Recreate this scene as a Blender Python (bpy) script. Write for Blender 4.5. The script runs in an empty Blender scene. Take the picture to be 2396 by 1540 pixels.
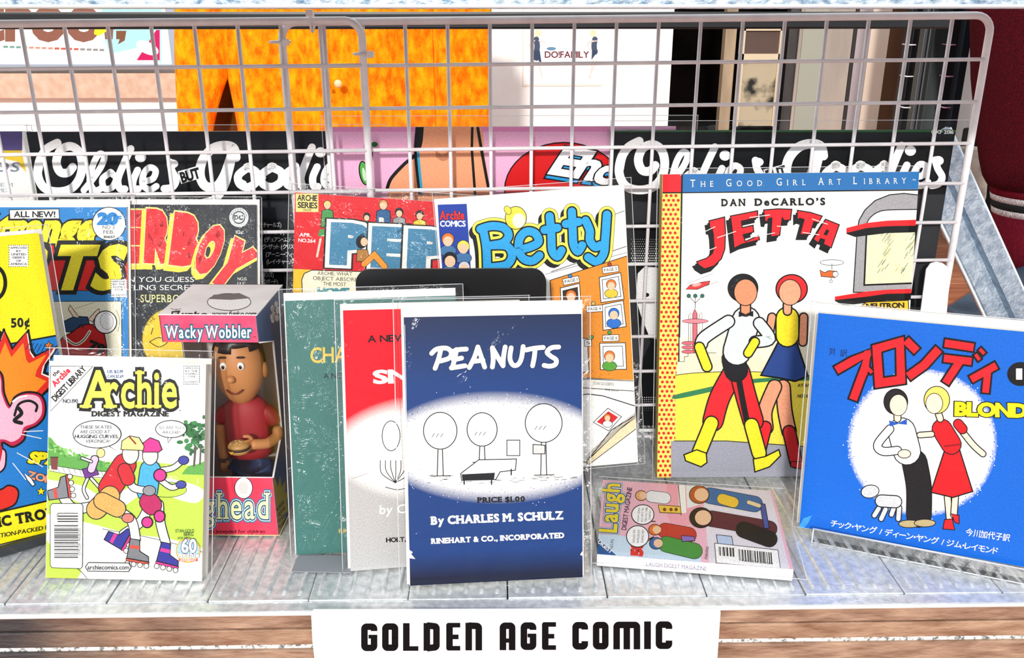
import bpy, bmesh, math, random
from math import sin, cos, pi, radians, atan, tan, sqrt
from mathutils import Vector, Matrix, noise
from mathutils.geometry import tessellate_polygon

random.seed(7)
SC = bpy.context.scene
COL = SC.collection

# ---------------------------------------------------------------- camera, world, sun, exposure
FPX = 2120.0
PITCH = atan(775 / FPX)
YAW = radians(1.1)
FW = Vector((sin(YAW) * cos(PITCH), cos(YAW) * cos(PITCH), -sin(PITCH)))
RT = Vector((cos(YAW), -sin(YAW), 0))
UP = RT.cross(FW)
CAM = Vector((-0.0076, -0.56054, 0.41793))
cd = bpy.data.cameras.new('camera')
cam = bpy.data.objects.new('camera', cd)
COL.objects.link(cam)
cd.sensor_fit = 'HORIZONTAL'
cd.sensor_width = 36.0
cd.lens = 36.0 * FPX / 2396.0
cd.clip_start = 0.01
cd.clip_end = 60
cam.matrix_world = Matrix(((RT.x, UP.x, -FW.x, CAM.x), (RT.y, UP.y, -FW.y, CAM.y), (RT.z, UP.z, -FW.z, CAM.z), (0, 0, 0, 1)))
SC.camera = cam

w = bpy.data.worlds.new('world')
SC.world = w
w.use_nodes = True
w.node_tree.nodes['Background'].inputs[0].default_value = (0.90, 0.95, 1.0, 1)
w.node_tree.nodes['Background'].inputs[1].default_value = 1.55
sd = bpy.data.lights.new('sun', 'SUN')
sd.energy = 3.1
sd.angle = radians(4)
sd.color = (1.0, 0.97, 0.92)
sun = bpy.data.objects.new('sun', sd)
COL.objects.link(sun)
# low sun behind the camera, 22 degrees up, a little from the left
sun.rotation_euler = (radians(90 - 22.5), 0, radians(-9))
SC.view_settings.view_transform = 'Standard'
SC.view_settings.look = 'None'
SC.view_settings.exposure = -0.28
SC.view_settings.gamma = 1.0
SC.view_settings.use_curve_mapping = False

# ---------------------------------------------------------------- helpers
def lin(h):
    h = h.lstrip('#')
    if len(h) == 3: h = ''.join(c * 2 for c in h)
    r = []
    for i in (0, 2, 4):
        v = int(h[i:i + 2], 16) / 255
        r.append(v / 12.92 if v <= 0.04045 else ((v + 0.055) / 1.055) ** 2.4)
    return tuple(r) + (1.0,)

def mat(name, c, rough=0.5, metal=0.0, c2=None, scale=40, amt=0.5, bump=0.0, bscale=200, stretch=None, spec=0.5, coat=0.0, contrast=0.15):
    m = bpy.data.materials.new(name); m.use_nodes = True
    nt = m.node_tree; b = nt.nodes['Principled BSDF']
    b.inputs['Base Color'].default_value = lin(c)
    b.inputs['Roughness'].default_value = rough
    b.inputs['Metallic'].default_value = metal
    b.inputs['Specular IOR Level'].default_value = spec
    b.inputs['Coat Weight'].default_value = coat
    tc = nt.nodes.new('ShaderNodeTexCoord'); mp = nt.nodes.new('ShaderNodeMapping')
    nt.links.new(tc.outputs['Object'], mp.inputs[0])
    if stretch: mp.inputs['Scale'].default_value = stretch
    if c2:
        n = nt.nodes.new('ShaderNodeTexNoise'); n.inputs['Scale'].default_value = scale; n.inputs['Detail'].default_value = 6
        nt.links.new(mp.outputs[0], n.inputs['Vector'])
        r = nt.nodes.new('ShaderNodeValToRGB')
        r.color_ramp.elements[0].position = amt - contrast; r.color_ramp.elements[1].position = amt + contrast
        r.color_ramp.elements[0].color = lin(c); r.color_ramp.elements[1].color = lin(c2)
        nt.links.new(n.outputs['Fac'], r.inputs[0]); nt.links.new(r.outputs[0], b.inputs['Base Color'])
    if bump:
        n = nt.nodes.new('ShaderNodeTexNoise'); n.inputs['Scale'].default_value = bscale; n.inputs['Detail'].default_value = 4
        nt.links.new(mp.outputs[0], n.inputs['Vector'])
        bp = nt.nodes.new('ShaderNodeBump'); bp.inputs['Strength'].default_value = bump; bp.inputs['Distance'].default_value = 0.002
        nt.links.new(n.outputs['Fac'], bp.inputs['Height']); nt.links.new(bp.outputs[0], b.inputs['Normal'])
    return m

def ink_mat():
    m = bpy.data.materials.new('printed_ink'); m.use_nodes = True
    nt = m.node_tree; b = nt.nodes['Principled BSDF']
    a = nt.nodes.new('ShaderNodeAttribute'); a.attribute_name = 'Col'
    tc = nt.nodes.new('ShaderNodeTexCoord')
    n = nt.nodes.new('ShaderNodeTexNoise'); n.inputs['Scale'].default_value = 900; n.inputs['Detail'].default_value = 2
    nt.links.new(tc.outputs['Object'], n.inputs['Vector'])
    mr = nt.nodes.new('ShaderNodeMapRange'); mr.inputs['From Min'].default_value = 0.3; mr.inputs['From Max'].default_value = 0.7
    mr.inputs['To Min'].default_value = 0.84; mr.inputs['To Max'].default_value = 1.12
    nt.links.new(n.outputs['Fac'], mr.inputs[0])
    mx = nt.nodes.new('ShaderNodeMix'); mx.data_type = 'RGBA'; mx.blend_type = 'MULTIPLY'; mx.inputs[0].default_value = 1
    nt.links.new(a.outputs['Color'], mx.inputs[6]); nt.links.new(mr.outputs[0], mx.inputs[7])
    nt.links.new(mx.outputs[2], b.inputs['Base Color'])
    b.inputs['Roughness'].default_value = 0.42
    b.inputs['Specular IOR Level'].default_value = 0.15
    return m

def film_mat(name, haze=0.008, bscale=22, bstr=0.35, rough=0.09, gloss=0.2):
    m = bpy.data.materials.new(name); m.use_nodes = True
    nt = m.node_tree; nt.nodes.remove(nt.nodes['Principled BSDF'])
    out = nt.nodes['Material Output']
    tr = nt.nodes.new('ShaderNodeBsdfTransparent'); tr.inputs[0].default_value = (0.985, 0.985, 0.985, 1)
    df = nt.nodes.new('ShaderNodeBsdfDiffuse'); df.inputs[0].default_value = (0.9, 0.92, 0.95, 1)
    gl = nt.nodes.new('ShaderNodeBsdfGlossy'); gl.inputs['Roughness'].default_value = rough
    fr = nt.nodes.new('ShaderNodeFresnel'); fr.inputs[0].default_value = 1.42
    tc = nt.nodes.new('ShaderNodeTexCoord')
    n = nt.nodes.new('ShaderNodeTexNoise'); n.inputs['Scale'].default_value = bscale; n.inputs['Detail'].default_value = 5; n.inputs['Distortion'].default_value = 1.2
    nt.links.new(tc.outputs['Object'], n.inputs['Vector'])
    bp = nt.nodes.new('ShaderNodeBump'); bp.inputs['Strength'].default_value = bstr; bp.inputs['Distance'].default_value = 0.01
    nt.links.new(n.outputs['Fac'], bp.inputs['Height'])
    nt.links.new(bp.outputs[0], fr.inputs['Normal']); nt.links.new(bp.outputs[0], gl.inputs['Normal'])
    m1 = nt.nodes.new('ShaderNodeMixShader'); m1.inputs[0].default_value = haze
    nt.links.new(tr.outputs[0], m1.inputs[1]); nt.links.new(df.outputs[0], m1.inputs[2])
    mm = nt.nodes.new('ShaderNodeMath'); mm.operation = 'MULTIPLY'; mm.inputs[1].default_value = gloss
    nt.links.new(fr.outputs[0], mm.inputs[0])
    m2 = nt.nodes.new('ShaderNodeMixShader')
    nt.links.new(mm.outputs[0], m2.inputs[0]); nt.links.new(m1.outputs[0], m2.inputs[1]); nt.links.new(gl.outputs[0], m2.inputs[2])
    nt.links.new(m2.outputs[0], out.inputs[0])
    return m

INK = ink_mat()
FILM = film_mat('clear_plastic_film')
ACRYL = film_mat('clear_acrylic', haze=0.05, bscale=4, bstr=0.02, rough=0.03, gloss=1.6)
FILMW = film_mat('wrinkled_film', haze=.012, bscale=30, bstr=.9, rough=.10, gloss=.4)
FILML = film_mat('record_film', haze=.003, bscale=14, bstr=.3, rough=.08, gloss=.12)
SEAM = film_mat('film_edge', haze=0.55, bscale=60, bstr=0.3, rough=0.2)
M = dict(
    board=mat('white_card', '#f4f3f0', 0.6, c2='#e9e6df', scale=30),
    pages=mat('page_edges', '#e9e4d8', 0.8, c2='#cfc8b8', scale=900, stretch=(0.05, 0.05, 6)),
    galv=mat('galvanised_steel', '#cdd2d5', 0.30, 0.42, c2='#f0f2f3', scale=180, amt=0.5, bump=0.22, bscale=420),
    galvb=mat('mottled_galvanised_beam', '#5f7e97', 0.45, 0.35, c2='#d3e0e8', scale=260, amt=0.48, bump=0.4, bscale=500, stretch=(0.6, 1, 1)),
    wire=mat('white_coated_wire', '#f3f0f2', 0.32, c2='#e4dfe2', scale=50),
    tie=mat('nylon_tie', '#e6e2e0', 0.4),
    wood=mat('weathered_brown_board', '#6a4530', 0.6, c2='#c7a68c', scale=95, amt=0.52, contrast=.3, bump=0.7, bscale=260, stretch=(0.35, 1, 1.6)),
    worn=mat('worn_pale_groove', '#6d6e6a', 0.8, c2='#f2f2ee', scale=300, amt=0.44, contrast=.08),
    black=mat('black_plastic', '#08090c', 0.32, c2='#101216', scale=20),
    dark=mat('dark_grey_acrylic', '#2b2d30', 0.3),
    paper=mat('white_paper', '#fbfbfb', 0.7),
)

def grey_end(m, x0, x1, g='#3c383a'):
    """the board is greyed by weather towards its left end"""
    nt = m.node_tree; b = nt.nodes['Principled BSDF']; src = b.inputs['Base Color'].links[0].from_socket
    tc = nt.nodes.new('ShaderNodeTexCoord'); sp = nt.nodes.new('ShaderNodeSeparateXYZ'); nt.links.new(tc.outputs['Object'], sp.inputs[0])
    nz = nt.nodes.new('ShaderNodeTexNoise'); nz.inputs['Scale'].default_value = 9; nt.links.new(tc.outputs['Object'], nz.inputs['Vector'])
    ad = nt.nodes.new('ShaderNodeMath'); ad.operation = 'MULTIPLY_ADD'; ad.inputs[1].default_value = .35; nt.links.new(nz.outputs['Fac'], ad.inputs[0]); nt.links.new(sp.outputs[0], ad.inputs[2])
    mr = nt.nodes.new('ShaderNodeMapRange'); mr.inputs['From Min'].default_value = x0 + .17; mr.inputs['From Max'].default_value = x1 + .17; mr.inputs['To Min'].default_value = 1; mr.inputs['To Max'].default_value = 0
    nt.links.new(ad.outputs[0], mr.inputs[0])
    mx = nt.nodes.new('ShaderNodeMix'); mx.data_type = 'RGBA'; nt.links.new(mr.outputs[0], mx.inputs[0]); nt.links.new(src, mx.inputs[6]); mx.inputs[7].default_value = lin(g)
    nt.links.new(mx.outputs[2], b.inputs['Base Color'])
grey_end(M['wood'], -.36, -.2)

def link(name, me, m, parent=None):
    o = bpy.data.objects.new(name, me)
    if m:
        for k in (m if isinstance(m, (list, tuple)) else [m]): me.materials.append(k)
    COL.objects.link(o)
    if parent: o.parent = parent
    return o

def obj(name, bm, m, parent=None, smooth=False):
    me = bpy.data.meshes.new(name)
    bmesh.ops.recalc_face_normals(bm, faces=bm.faces[:])
    bm.to_mesh(me); bm.free()
    if smooth:
        for p in me.polygons: p.use_smooth = True
    return link(name, me, m, parent)

def tag(o, label=None, cat=None, group=None, kind=None):
    if label: o['label'] = label
    if cat: o['category'] = cat
    if group: o['group'] = group
    if kind: o['kind'] = kind
    return o

def empty(name, loc=(0, 0, 0), rot=None):
    o = bpy.data.objects.new(name, None); COL.objects.link(o)
    o.empty_display_size = 0.02
    if rot is None: o.location = loc
    else:
        mtx = rot.to_4x4(); mtx.translation = loc; o.matrix_world = mtx
    return o

def box(bm, x0, y0, z0, x1, y1, z1, bev=0.0, mtx=None):
    r = bmesh.ops.create_cube(bm, size=1)
    vs = r['verts']
    for v in vs:
        v.co = Vector(((x0 + x1) / 2 + v.co.x * (x1 - x0), (y0 + y1) / 2 + v.co.y * (y1 - y0), (z0 + z1) / 2 + v.co.z * (z1 - z0)))
    if bev:
        es = list({e for v in vs for e in v.link_edges})
        r2 = bmesh.ops.bevel(bm, geom=es, offset=bev, segments=2, affect='EDGES', profile=0.6)
        vs = r2['verts']
    if mtx: bmesh.ops.transform(bm, matrix=mtx, verts=[v for v in vs])
    return bm

def boxo(name, x0, y0, z0, x1, y1, z1, m, parent=None, bev=0.0, mtx=None):
    bm = bmesh.new(); box(bm, x0, y0, z0, x1, y1, z1, bev, mtx)
    return obj(name, bm, m, parent)

def tube(bm, pts, r, n=8, closed=False):
    pts = [Vector(p) for p in pts]
    rs = r if isinstance(r, (list, tuple)) else [r] * len(pts)
    rings = []
    prev = None
    for i, p in enumerate(pts):
        a = pts[i - 1] if i > 0 else (pts[-1] if closed else p)
        b = pts[(i + 1) % len(pts)] if (i < len(pts) - 1 or closed) else p
        t = (b - a).normalized()
        if prev is None:
            s = t.cross(Vector((0.31, 0.52, 0.8))).normalized()
        else:
            s = (prev - t * prev.dot(t)).normalized()
        prev = s
        q = t.cross(s)
        rings.append([bm.verts.new(p + (s * cos(2 * pi * k / n) + q * sin(2 * pi * k / n)) * rs[i]) for k in range(n)])
    m_ = len(rings)
    for i in range(m_ if closed else m_ - 1):
        A, B = rings[i], rings[(i + 1) % m_]
        for k in range(n): bm.faces.new((A[k], A[(k + 1) % n], B[(k + 1) % n], B[k]))
    if not closed:
        bm.faces.new(rings[0][::-1]); bm.faces.new(rings[-1])
    return bm

def tubeo(name, pts, r, m, parent=None, n=8, closed=False):
    bm = bmesh.new(); tube(bm, pts, r, n, closed)
    return obj(name, bm, m, parent, True)

def prism(bm, pts, d0, d1, axis='y'):
    """pts 2-D, extruded along the axis between d0 and d1"""
    def P(a, b, d):
        return {'y': (a, d, b), 'x': (d, a, b), 'z': (a, b, d)}[axis]
    A = [bm.verts.new(P(a, b, d0)) for a, b in pts]; B = [bm.verts.new(P(a, b, d1)) for a, b in pts]
    n = len(pts)
    for i in range(n): bm.faces.new((A[i], A[(i + 1) % n], B[(i + 1) % n], B[i]))
    tri = tessellate_polygon([[Vector((a, b, 0)) for a, b in pts]])
    for t in tri:
        for S_ in (A, B):
            try: bm.faces.new([S_[k] for k in t])
            except ValueError: pass
    return bm

def ell(bm, c, r, seg=20, rot=None):
    mt = Matrix.Translation(Vector(c)) @ (rot.to_4x4() if rot else Matrix.Identity(4)) @ Matrix.Diagonal((r[0], r[1], r[2], 1))
    bmesh.ops.create_uvsphere(bm, u_segments=seg, v_segments=max(8, seg // 2 + 2), radius=1, matrix=mt)
    return bm

def ray(x, y):
    return (FW * FPX + RT * (x - 1198) - UP * (y - 770)).normalized()
def at_y(x, y, Y):
    r = ray(x, y); return CAM + r * ((Y - CAM.y) / r.y)
def at_z(x, y, Z):
    r = ray(x, y); return CAM + r * ((Z - CAM.z) / r.z)

# ---------------------------------------------------------------- a flat thing standing in space
class Flat:
    """a rectangle: origin at its lower left, u to the right, v up, n towards its front"""
    def __init__(s, bx, by, z0, yaw, lean, roll, w, h):
        u0 = Vector((cos(yaw), sin(yaw), 0)); n0 = Vector((sin(yaw), -cos(yaw), 0))
        v0 = Vector((0, 0, 1)) * cos(lean) - n0 * sin(lean)
        s.u = u0 * cos(roll) + v0 * sin(roll); s.v = -u0 * sin(roll) + v0 * cos(roll)
        s.n = s.u.cross(s.v); s.o = Vector((bx, by, z0)); s.w = w; s.h = h
        s.rot = Matrix((s.u, s.v, s.n)).transposed()
    def loc(s, x, y):
        r = ray(x, y); t = (s.o - CAM).dot(s.n) / r.dot(s.n); p = CAM + r * t - s.o
        return p.dot(s.u), p.dot(s.v)

# ---------------------------------------------------------------- flat print: polygons of ink laid on a flat
GL = {}
def glyph(ch, bold=0):
    """fill triangles and outline loops of one letter, em units"""
    if ch in GL: return GL[ch]
    out = []
    for fm in ('BOTH', 'NONE'):
        c = bpy.data.curves.new('t', 'FONT'); c.body = ch; c.size = 1; c.resolution_u = 3; c.fill_mode = fm
        o = bpy.data.objects.new('t', c); COL.objects.link(o)
        bpy.context.view_layer.update()
        me = bpy.data.meshes.new_from_object(o.evaluated_get(bpy.context.evaluated_depsgraph_get()))
        vs = [(v.co.x, v.co.y) for v in me.vertices]
        if fm == 'BOTH': out.append((vs, [tuple(p.vertices) for p in me.polygons]))
        else:
            nb = {}
            for e_ in me.edges:
                p, q = e_.vertices; nb.setdefault(p, []).append(q); nb.setdefault(q, []).append(p)
            seen = set(); loops = []
            for st in nb:
                if st in seen: continue
                lp = [st]; seen.add(st); cur = st
                while True:
                    nx_ = [k for k in nb[cur] if k not in seen]
                    if not nx_: break
                    cur = nx_[0]; seen.add(cur); lp.append(cur)
                L = [vs[k] for k in lp]
                L = [p for i_, p in enumerate(L) if math.hypot(p[0] - L[i_ - 1][0], p[1] - L[i_ - 1][1]) > 2e-3]
                if len(L) > 2: loops.append(L)
            out.append(loops)
        bpy.data.objects.remove(o); bpy.data.curves.remove(c); bpy.data.meshes.remove(me)
    GL[ch] = (out[0][0], out[0][1], out[1]); return GL[ch]

def ribbon(pts, h, closed):
    """quads of a mitred ribbon, half width h; also the sharp corner indices and the end normals"""
    n = len(pts)
    def nrm(a, b):
        L = math.hypot(b[0] - a[0], b[1] - a[1]) or 1e-9; return (-(b[1] - a[1]) / L, (b[0] - a[0]) / L)
    N = [nrm(pts[i], pts[(i + 1) % n]) for i in range(n if closed else n - 1)]
    Lf, Rt, sharp = [], [], []
    for i in range(n):
        n0 = N[i - 1] if (i > 0 or closed) else N[0]; n1 = N[i] if i < len(N) else N[-1]
        mx, my = n0[0] + n1[0], n0[1] + n1[1]; q = math.hypot(mx, my)
        if q < .2: mx, my, k_ = n1[0], n1[1], 1.0; sharp.append(i)
        else:
            mx /= q; my /= q; d = mx * n1[0] + my * n1[1]; k_ = min(1 / max(d, .3), 1.5)
            if d < .62: sharp.append(i)
        Lf.append((pts[i][0] + mx * h * k_, pts[i][1] + my * h * k_)); Rt.append((pts[i][0] - mx * h * k_, pts[i][1] - my * h * k_))
    qs = [(Lf[i], Lf[(i + 1) % n], Rt[(i + 1) % n], Rt[i]) for i in range(n if closed else n - 1)]
    return qs, sharp, N
CAPH = max(v[1] for v in glyph('H', 0)[0])
SERF = {'A': 'ac', 'B': 'aA', 'D': 'aA', 'E': 'aA', 'F': 'aA', 'G': '', 'H': 'acAC', 'I': 'bB', 'K': 'acAC', 'L': 'aA', 'M': 'acAC', 'N': 'aAC',
        'P': 'aA', 'R': 'acA', 'T': 'b', 'U': 'AC', 'V': 'AC', 'W': 'AC', 'X': 'acAC', 'Y': 'bAC', 'r': 'a', 'h': 'acA', 'i': 'b', 'n': 'ac', 'd': 'C', 'm': 'ac', '1': 'b'}

class Ink:
    STEP = 4e-6
    def __init__(s, flat, d0=0.0, clip=None, px=None):
        s.f = flat; s.d = d0; s.lv = 0; s.polys = []
        s.clip = clip or (0, 0, flat.w, flat.h)
        s.q = (0, 0, 1.0); s.hold = None; s.mx = 0
    def up(s, n=1):
        if s.hold:
            b, m_, c = s.hold; s.lv = b + 1 + c % m_; s.hold = (b, m_, c + 1)
        else: s.lv += n
        s.mx = max(s.mx, s.lv)
    def loop(s, n=8): s.hold = (int(s.lv), n, 0)
    def end(s):
        s.lv = s.hold[0] + s.hold[1]; s.hold = None
    def org(s, ox=0, oy=0, sc=1.0): s.q = (ox, oy, sc); return s
    def m(s, x, y):
        return s.f.loc(s.q[0] + x / s.q[2], s.q[1] + y / s.q[2])
    def add(s, pts, col, same=False):
        """pts local (a,b); col one colour or one per point"""
        if not same: s.up()
        cs = col if isinstance(col, list) else [col] * len(pts)
        s.polys.append((pts, cs, s.d + s.lv * s.STEP))
    def full(s, c): s.add([(0, 0), (s.f.w, 0), (s.f.w, s.f.h), (0, s.f.h)], lin(c))
    def grad(s, y0, y1, c0, c1, x0=-4000, x1=4000):
        """a smooth band of colour between two heights of the cover"""
        s.up(); a_, b_ = lin(c0), lin(c1)
        l0, l1 = s.m(1198, y0)[1], s.m(1198, y1)[1]
        s.add([(0, l0), (s.f.w, l0), (s.f.w, l1), (0, l1)], [a_, a_, b_, b_], True)
    def P(s, pts, c, same=False):
        c = lin(c) if isinstance(c, str) else c
        if not same: s.up()
        L = [s.m(*p) for p in pts]
        for t in tessellate_polygon([[Vector((a, b, 0)) for a, b in L]]):
            s.add([L[k] for k in t], c, True)
    def R(s, x0, y0, x1, y1, c): s.P([(x0, y0), (x1, y0), (x1, y1), (x0, y1)], c)
    def E(s, cx, cy, rx, ry, c, rot=0, n=40):
        t = radians(rot)
        s.up()
        s.add([s.m(cx + rx * cos(k * 2 * pi / n) * cos(t) + ry * sin(k * 2 * pi / n) * sin(t), cy - rx * cos(k * 2 * pi / n) * sin(t) + ry * sin(k * 2 * pi / n) * cos(t)) for k in range(n)], lin(c), True)
    def EO(s, cx, cy, rx, ry, c, o='#000', ow=2.5, rot=0):
        s.E(cx, cy, rx + ow, ry + ow, o, rot); s.E(cx, cy, rx, ry, c, rot)
    def ring(s, cx, cy, rx0, ry0, rx1, ry1, cin, cout, n=72):
        """soft airbrushed edge between two ink colours"""
        s.up()
        def pt(rx, ry, k): return s.m(cx + rx * cos(k * 2 * pi / n), cy + ry * sin(k * 2 * pi / n))
        ci = lin(cin)
        for k in range(n):
            a, b = pt(rx0, ry0, k), pt(rx0, ry0, k + 1); c_, d = pt(rx1, ry1, k + 1), pt(rx1, ry1, k)
            yk = cy + ry1 * sin((k + .5) * 2 * pi / n)
            co = lin(cout(yk) if callable(cout) else cout)
            s.add([a, b, c_, d], [ci, ci, co, co], True)
    def spline(s, pts, n=8, closed=False):
        P_ = [Vector(p) for p in pts]; out = []
        N = len(P_)
        rng = range(N if closed else N - 1)
        for i in rng:
            p1, p2 = P_[i], P_[(i + 1) % N]
            p0 = P_[i - 1] if (i > 0 or closed) else p1
            p3 = P_[(i + 2) % N] if (i + 2 < N or closed) else p2
            for k in range(n):
                t = k / n
                out.append(tuple(0.5 * ((2 * p1) + (p2 - p0) * t + (2 * p0 - 5 * p1 + 4 * p2 - p3) * t * t + (3 * p1 - p0 - 3 * p2 + p3) * t ** 3)))
        if not closed: out.append(tuple(P_[-1]))
        return out
    def S(s, pts, w, c, cap=True, sm=False, closed=False):
        """a pen stroke as one mitred ribbon with round ends (no overlapping faces)"""
        if sm: pts = s.spline(pts, 7, closed)
        pts = [tuple(p) for p in pts]
        pts = [p for i, p in enumerate(pts) if i == 0 or math.hypot(p[0] - pts[i - 1][0], p[1] - pts[i - 1][1]) > 1e-4]
        if closed and math.hypot(pts[0][0] - pts[-1][0], pts[0][1] - pts[-1][1]) < 1e-4: pts = pts[:-1]
        if len(pts) < 2: return
        c = lin(c); s.up(); h = w / 2; n = len(pts)
        qs, sharp, N = ribbon(pts, h, closed)
        l0 = s.lv
        for qi, Q in enumerate(qs):
            s.lv = l0 + .1 * (qi % 4); s.add([s.m(*p) for p in Q], c, True)
        s.lv = l0
        if w > 1.2 and not closed and cap:
            for i, nn, sg in ((0, N[0], 1), (n - 1, N[-1], -1)):
                a0 = math.atan2(nn[1], nn[0])
                s.add([s.m(pts[i][0] + h * cos(a0 + sg * k * pi / 8), pts[i][1] + h * sin(a0 + sg * k * pi / 8)) for k in range(9)], c, True)
        if w > 3 and cap and sharp:
            s.lv += .9
            for i in sharp:
                if 0 < i < n - 1: s.add([s.m(pts[i][0] + h * cos(k * pi / 6), pts[i][1] + h * sin(k * pi / 6)) for k in range(12)], c, True)
            s.lv -= .9
    def SO(s, pts, w, c, o='#000', ow=5, cap=True, sm=False, closed=False):
        s.S(pts, w + ow, o, cap, sm, closed); s.S(pts, w, c, cap, sm, closed)
    def PO(s, pts, c, o='#000', ow=4, sm=False):
        if sm: pts = s.spline(pts, 6, True)
        s.P(pts, c); s.S(list(pts), ow, o, closed=True)
    def T(s, txt, x, y, h, w=None, c='#000', rot=0, sh=0.0, b=0.0, ser=False, o=None, ow=0.0, sx=1.0, cen=False, arc=0.0, gap=0.075):
        """letters: base line starts at x,y; h = cap height, w = whole width, all in photo units"""
        def lay(bold, col, lvl_same=False):
            xs = 0.0; items = []
            for ch in txt:
                if ch == ' ': xs += 0.27; continue
                vs, fs, _ = glyph(ch)
                if not vs: xs += 0.2; continue
                x0 = min(v[0] for v in vs); x1 = max(v[0] for v in vs)
                items.append((ch, xs - x0, xs, xs + x1 - x0)); xs += x1 - x0 + gap * (2.0 if ser else 1)
            tot = max(xs - gap, 0.01)
            ky = h / CAPH; kx = (w / tot) if w else ky * sx
            W = tot * kx
            r = radians(rot); cr, sr = cos(r), sin(r)
            offx = -W / 2 if cen else 0
            cc = lin(col); s.up()
            def mp(a, b_):
                X = a * kx + offx + b_ * ky * sh; Y = b_ * ky + arc * (1 - ((a / tot) * 2 - 1) ** 2)
                return s.m(x + X * cr - Y * sr, y - X * sr - Y * cr)
            for ch, dx, xa, xb in items:
                vs, fs, lps = glyph(ch)
                L = [mp(v[0] + dx, v[1]) for v in vs]
                for f in fs: s.add([L[k] for k in f], cc, True)
                if bold > .004:
                    l0 = s.lv; qi = 0
                    for lp in lps:
                        for Q in ribbon(lp, bold, True)[0]:
                            s.lv = l0 + .2 + .1 * (qi % 7); qi += 1; s.add([mp(p[0] + dx, p[1]) for p in Q], cc, True)
                    s.lv = l0
                if ser:
                    s.lv += .9
                    sw = 0.085 + bold; st = 0.035 + bold * .5
                    for q in SERF.get(ch, ''):
                        top = q.isupper(); k = q.lower()
                        cx_ = {'a': xa + .055, 'b': (xa + xb) / 2, 'c': xb - .055}[k]
                        yy = CAPH - st if top else 0
                        if ch in 'rnm' and top: yy = .5
                        s.add([mp(cx_ - sw - .03, yy - .5 * (st - .035)), mp(cx_ + sw + .03, yy - .5 * (st - .035)), mp(cx_ + sw + .03, yy + st), mp(cx_ - sw - .03, yy + st)], cc, True)
                    s.lv -= .9
        if o: lay(b + ow, o)
        lay(b, c)
    def barcode(s, x0, y0, x1, y1, vert=True, n=34, c='#111', seed=3, dx=0, dy=0):
        rnd = random.Random(seed); t = 0.0; s.loop(1)
        ws = [rnd.choice((1, 1, 2, 3)) for _ in range(2 * n)]; tot = sum(ws); a = 0
        for i, ww in enumerate(ws):
            if i % 2 == 0:
                if vert: s.P([(x0 + (x1 - x0) * a / tot, y0 + dy * a / tot), (x0 + (x1 - x0) * (a + ww) / tot, y0 + dy * (a + ww) / tot), (x0 + (x1 - x0) * (a + ww) / tot + dx, y1 + dy * (a + ww) / tot), (x0 + (x1 - x0) * a / tot + dx, y1 + dy * a / tot)], c)
                else: s.R(x0, y0 + (y1 - y0) * a / tot, x1, y0 + (y1 - y0) * (a + ww) / tot, c)
            a += ww
        s.end()
    def build(s, name, parent, m=None):
        V = []; F = []; C = []
        x0, y0, x1, y1 = s.clip
        for pts, cs, d in s.polys:
            pc = [(p[0], p[1], c) for p, c in zip(pts, cs)]
            for ax, lim, sg in ((0, x0, 1), (0, x1, -1), (1, y0, 1), (1, y1, -1)):
                out = []
                for i in range(len(pc)):
                    A, B = pc[i - 1], pc[i]
                    ia, ib = (A[ax] - lim) * sg >= 0, (B[ax] - lim) * sg >= 0
                    if ia != ib:
                        t = (lim - A[ax]) / (B[ax] - A[ax])
                        out.append((A[0] + (B[0] - A[0]) * t, A[1] + (B[1] - A[1]) * t, tuple(A[2][k] + (B[2][k] - A[2][k]) * t for k in range(4))))
                    if ib: out.append(B)
                pc = out
                if len(pc) < 3: break
            if len(pc) < 3: continue
            ar = sum(pc[i - 1][0] * pc[i][1] - pc[i][0] * pc[i - 1][1] for i in range(len(pc)))
            if abs(ar) < 1e-12: continue
            if ar < 0: pc = pc[::-1]
            b = len(V); V += [(p[0], p[1], d) for p in pc]; F.append(tuple(range(b, b + len(pc)))); C += [p[2] for p in pc]
        me = bpy.data.meshes.new(name); me.from_pydata(V, [], F)
        at = me.color_attributes.new('Col', 'FLOAT_COLOR', 'CORNER')
        at.data.foreach_set('color', [x for c in C for x in c])
        return link(name, me, m or INK, parent)

# ---------------------------------------------------------------- setting: ground, planks, wall, window
Fl = boxo('floor', -2.6, -1.6, -0.12, 2.8, 2.4, -0.10, mat('dark_joint', '#3a2015', 0.9)); tag(Fl, kind='structure')
plank_m = [mat('orange_brown_floor', a, 0.5, c2=b_, scale=14, bump=0.15, stretch=(1, 6, 1)) for a, b_ in (('#a85f3c', '#c4815a'), ('#9a5232', '#b97049'))]
for i in range(30):
    y = -1.55 + i * 0.13
    p = boxo('floorboard', -2.55, y, -0.10, 2.75, y + 0.127, -0.085, plank_m[i % 2], Fl, 0.0015)

WY = 1.50
wall_m = mat('cream_white_plaster', '#fdfbf8', 0.85, c2='#f8f3ec', scale=8, bump=0.3, bscale=160)
def px(x, y, Y): return at_y(x, y, Y)
xw = lambda x, Y: px(x, 300, Y).x
wl = boxo('wall_back', -2.4, WY, -0.09, xw(1562, WY), WY + 0.15, 1.6, wall_m); tag(wl, kind='structure')
wr = boxo('wall_side', xw(2262, WY), WY, -0.09, 2.6, WY + 0.15, 1.6, mat('white_render', '#fbfbf8', 0.8)); tag(wr, kind='structure')
# added tan strip: shaded band of the left wall put into its colour
lm = mat('wall_shade_tan', '#d9b9a2', 0.8, c2='#c9a48c', scale=60)
a = px(0, 172, WY - .03); b_ = px(425, 230, WY - .03)
tr = boxo('shade_strip_1', -2.3, WY - 0.03, b_.z, b_.x, WY, a.z, lm, None, 0.002); tag(tr, kind='structure')
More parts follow.
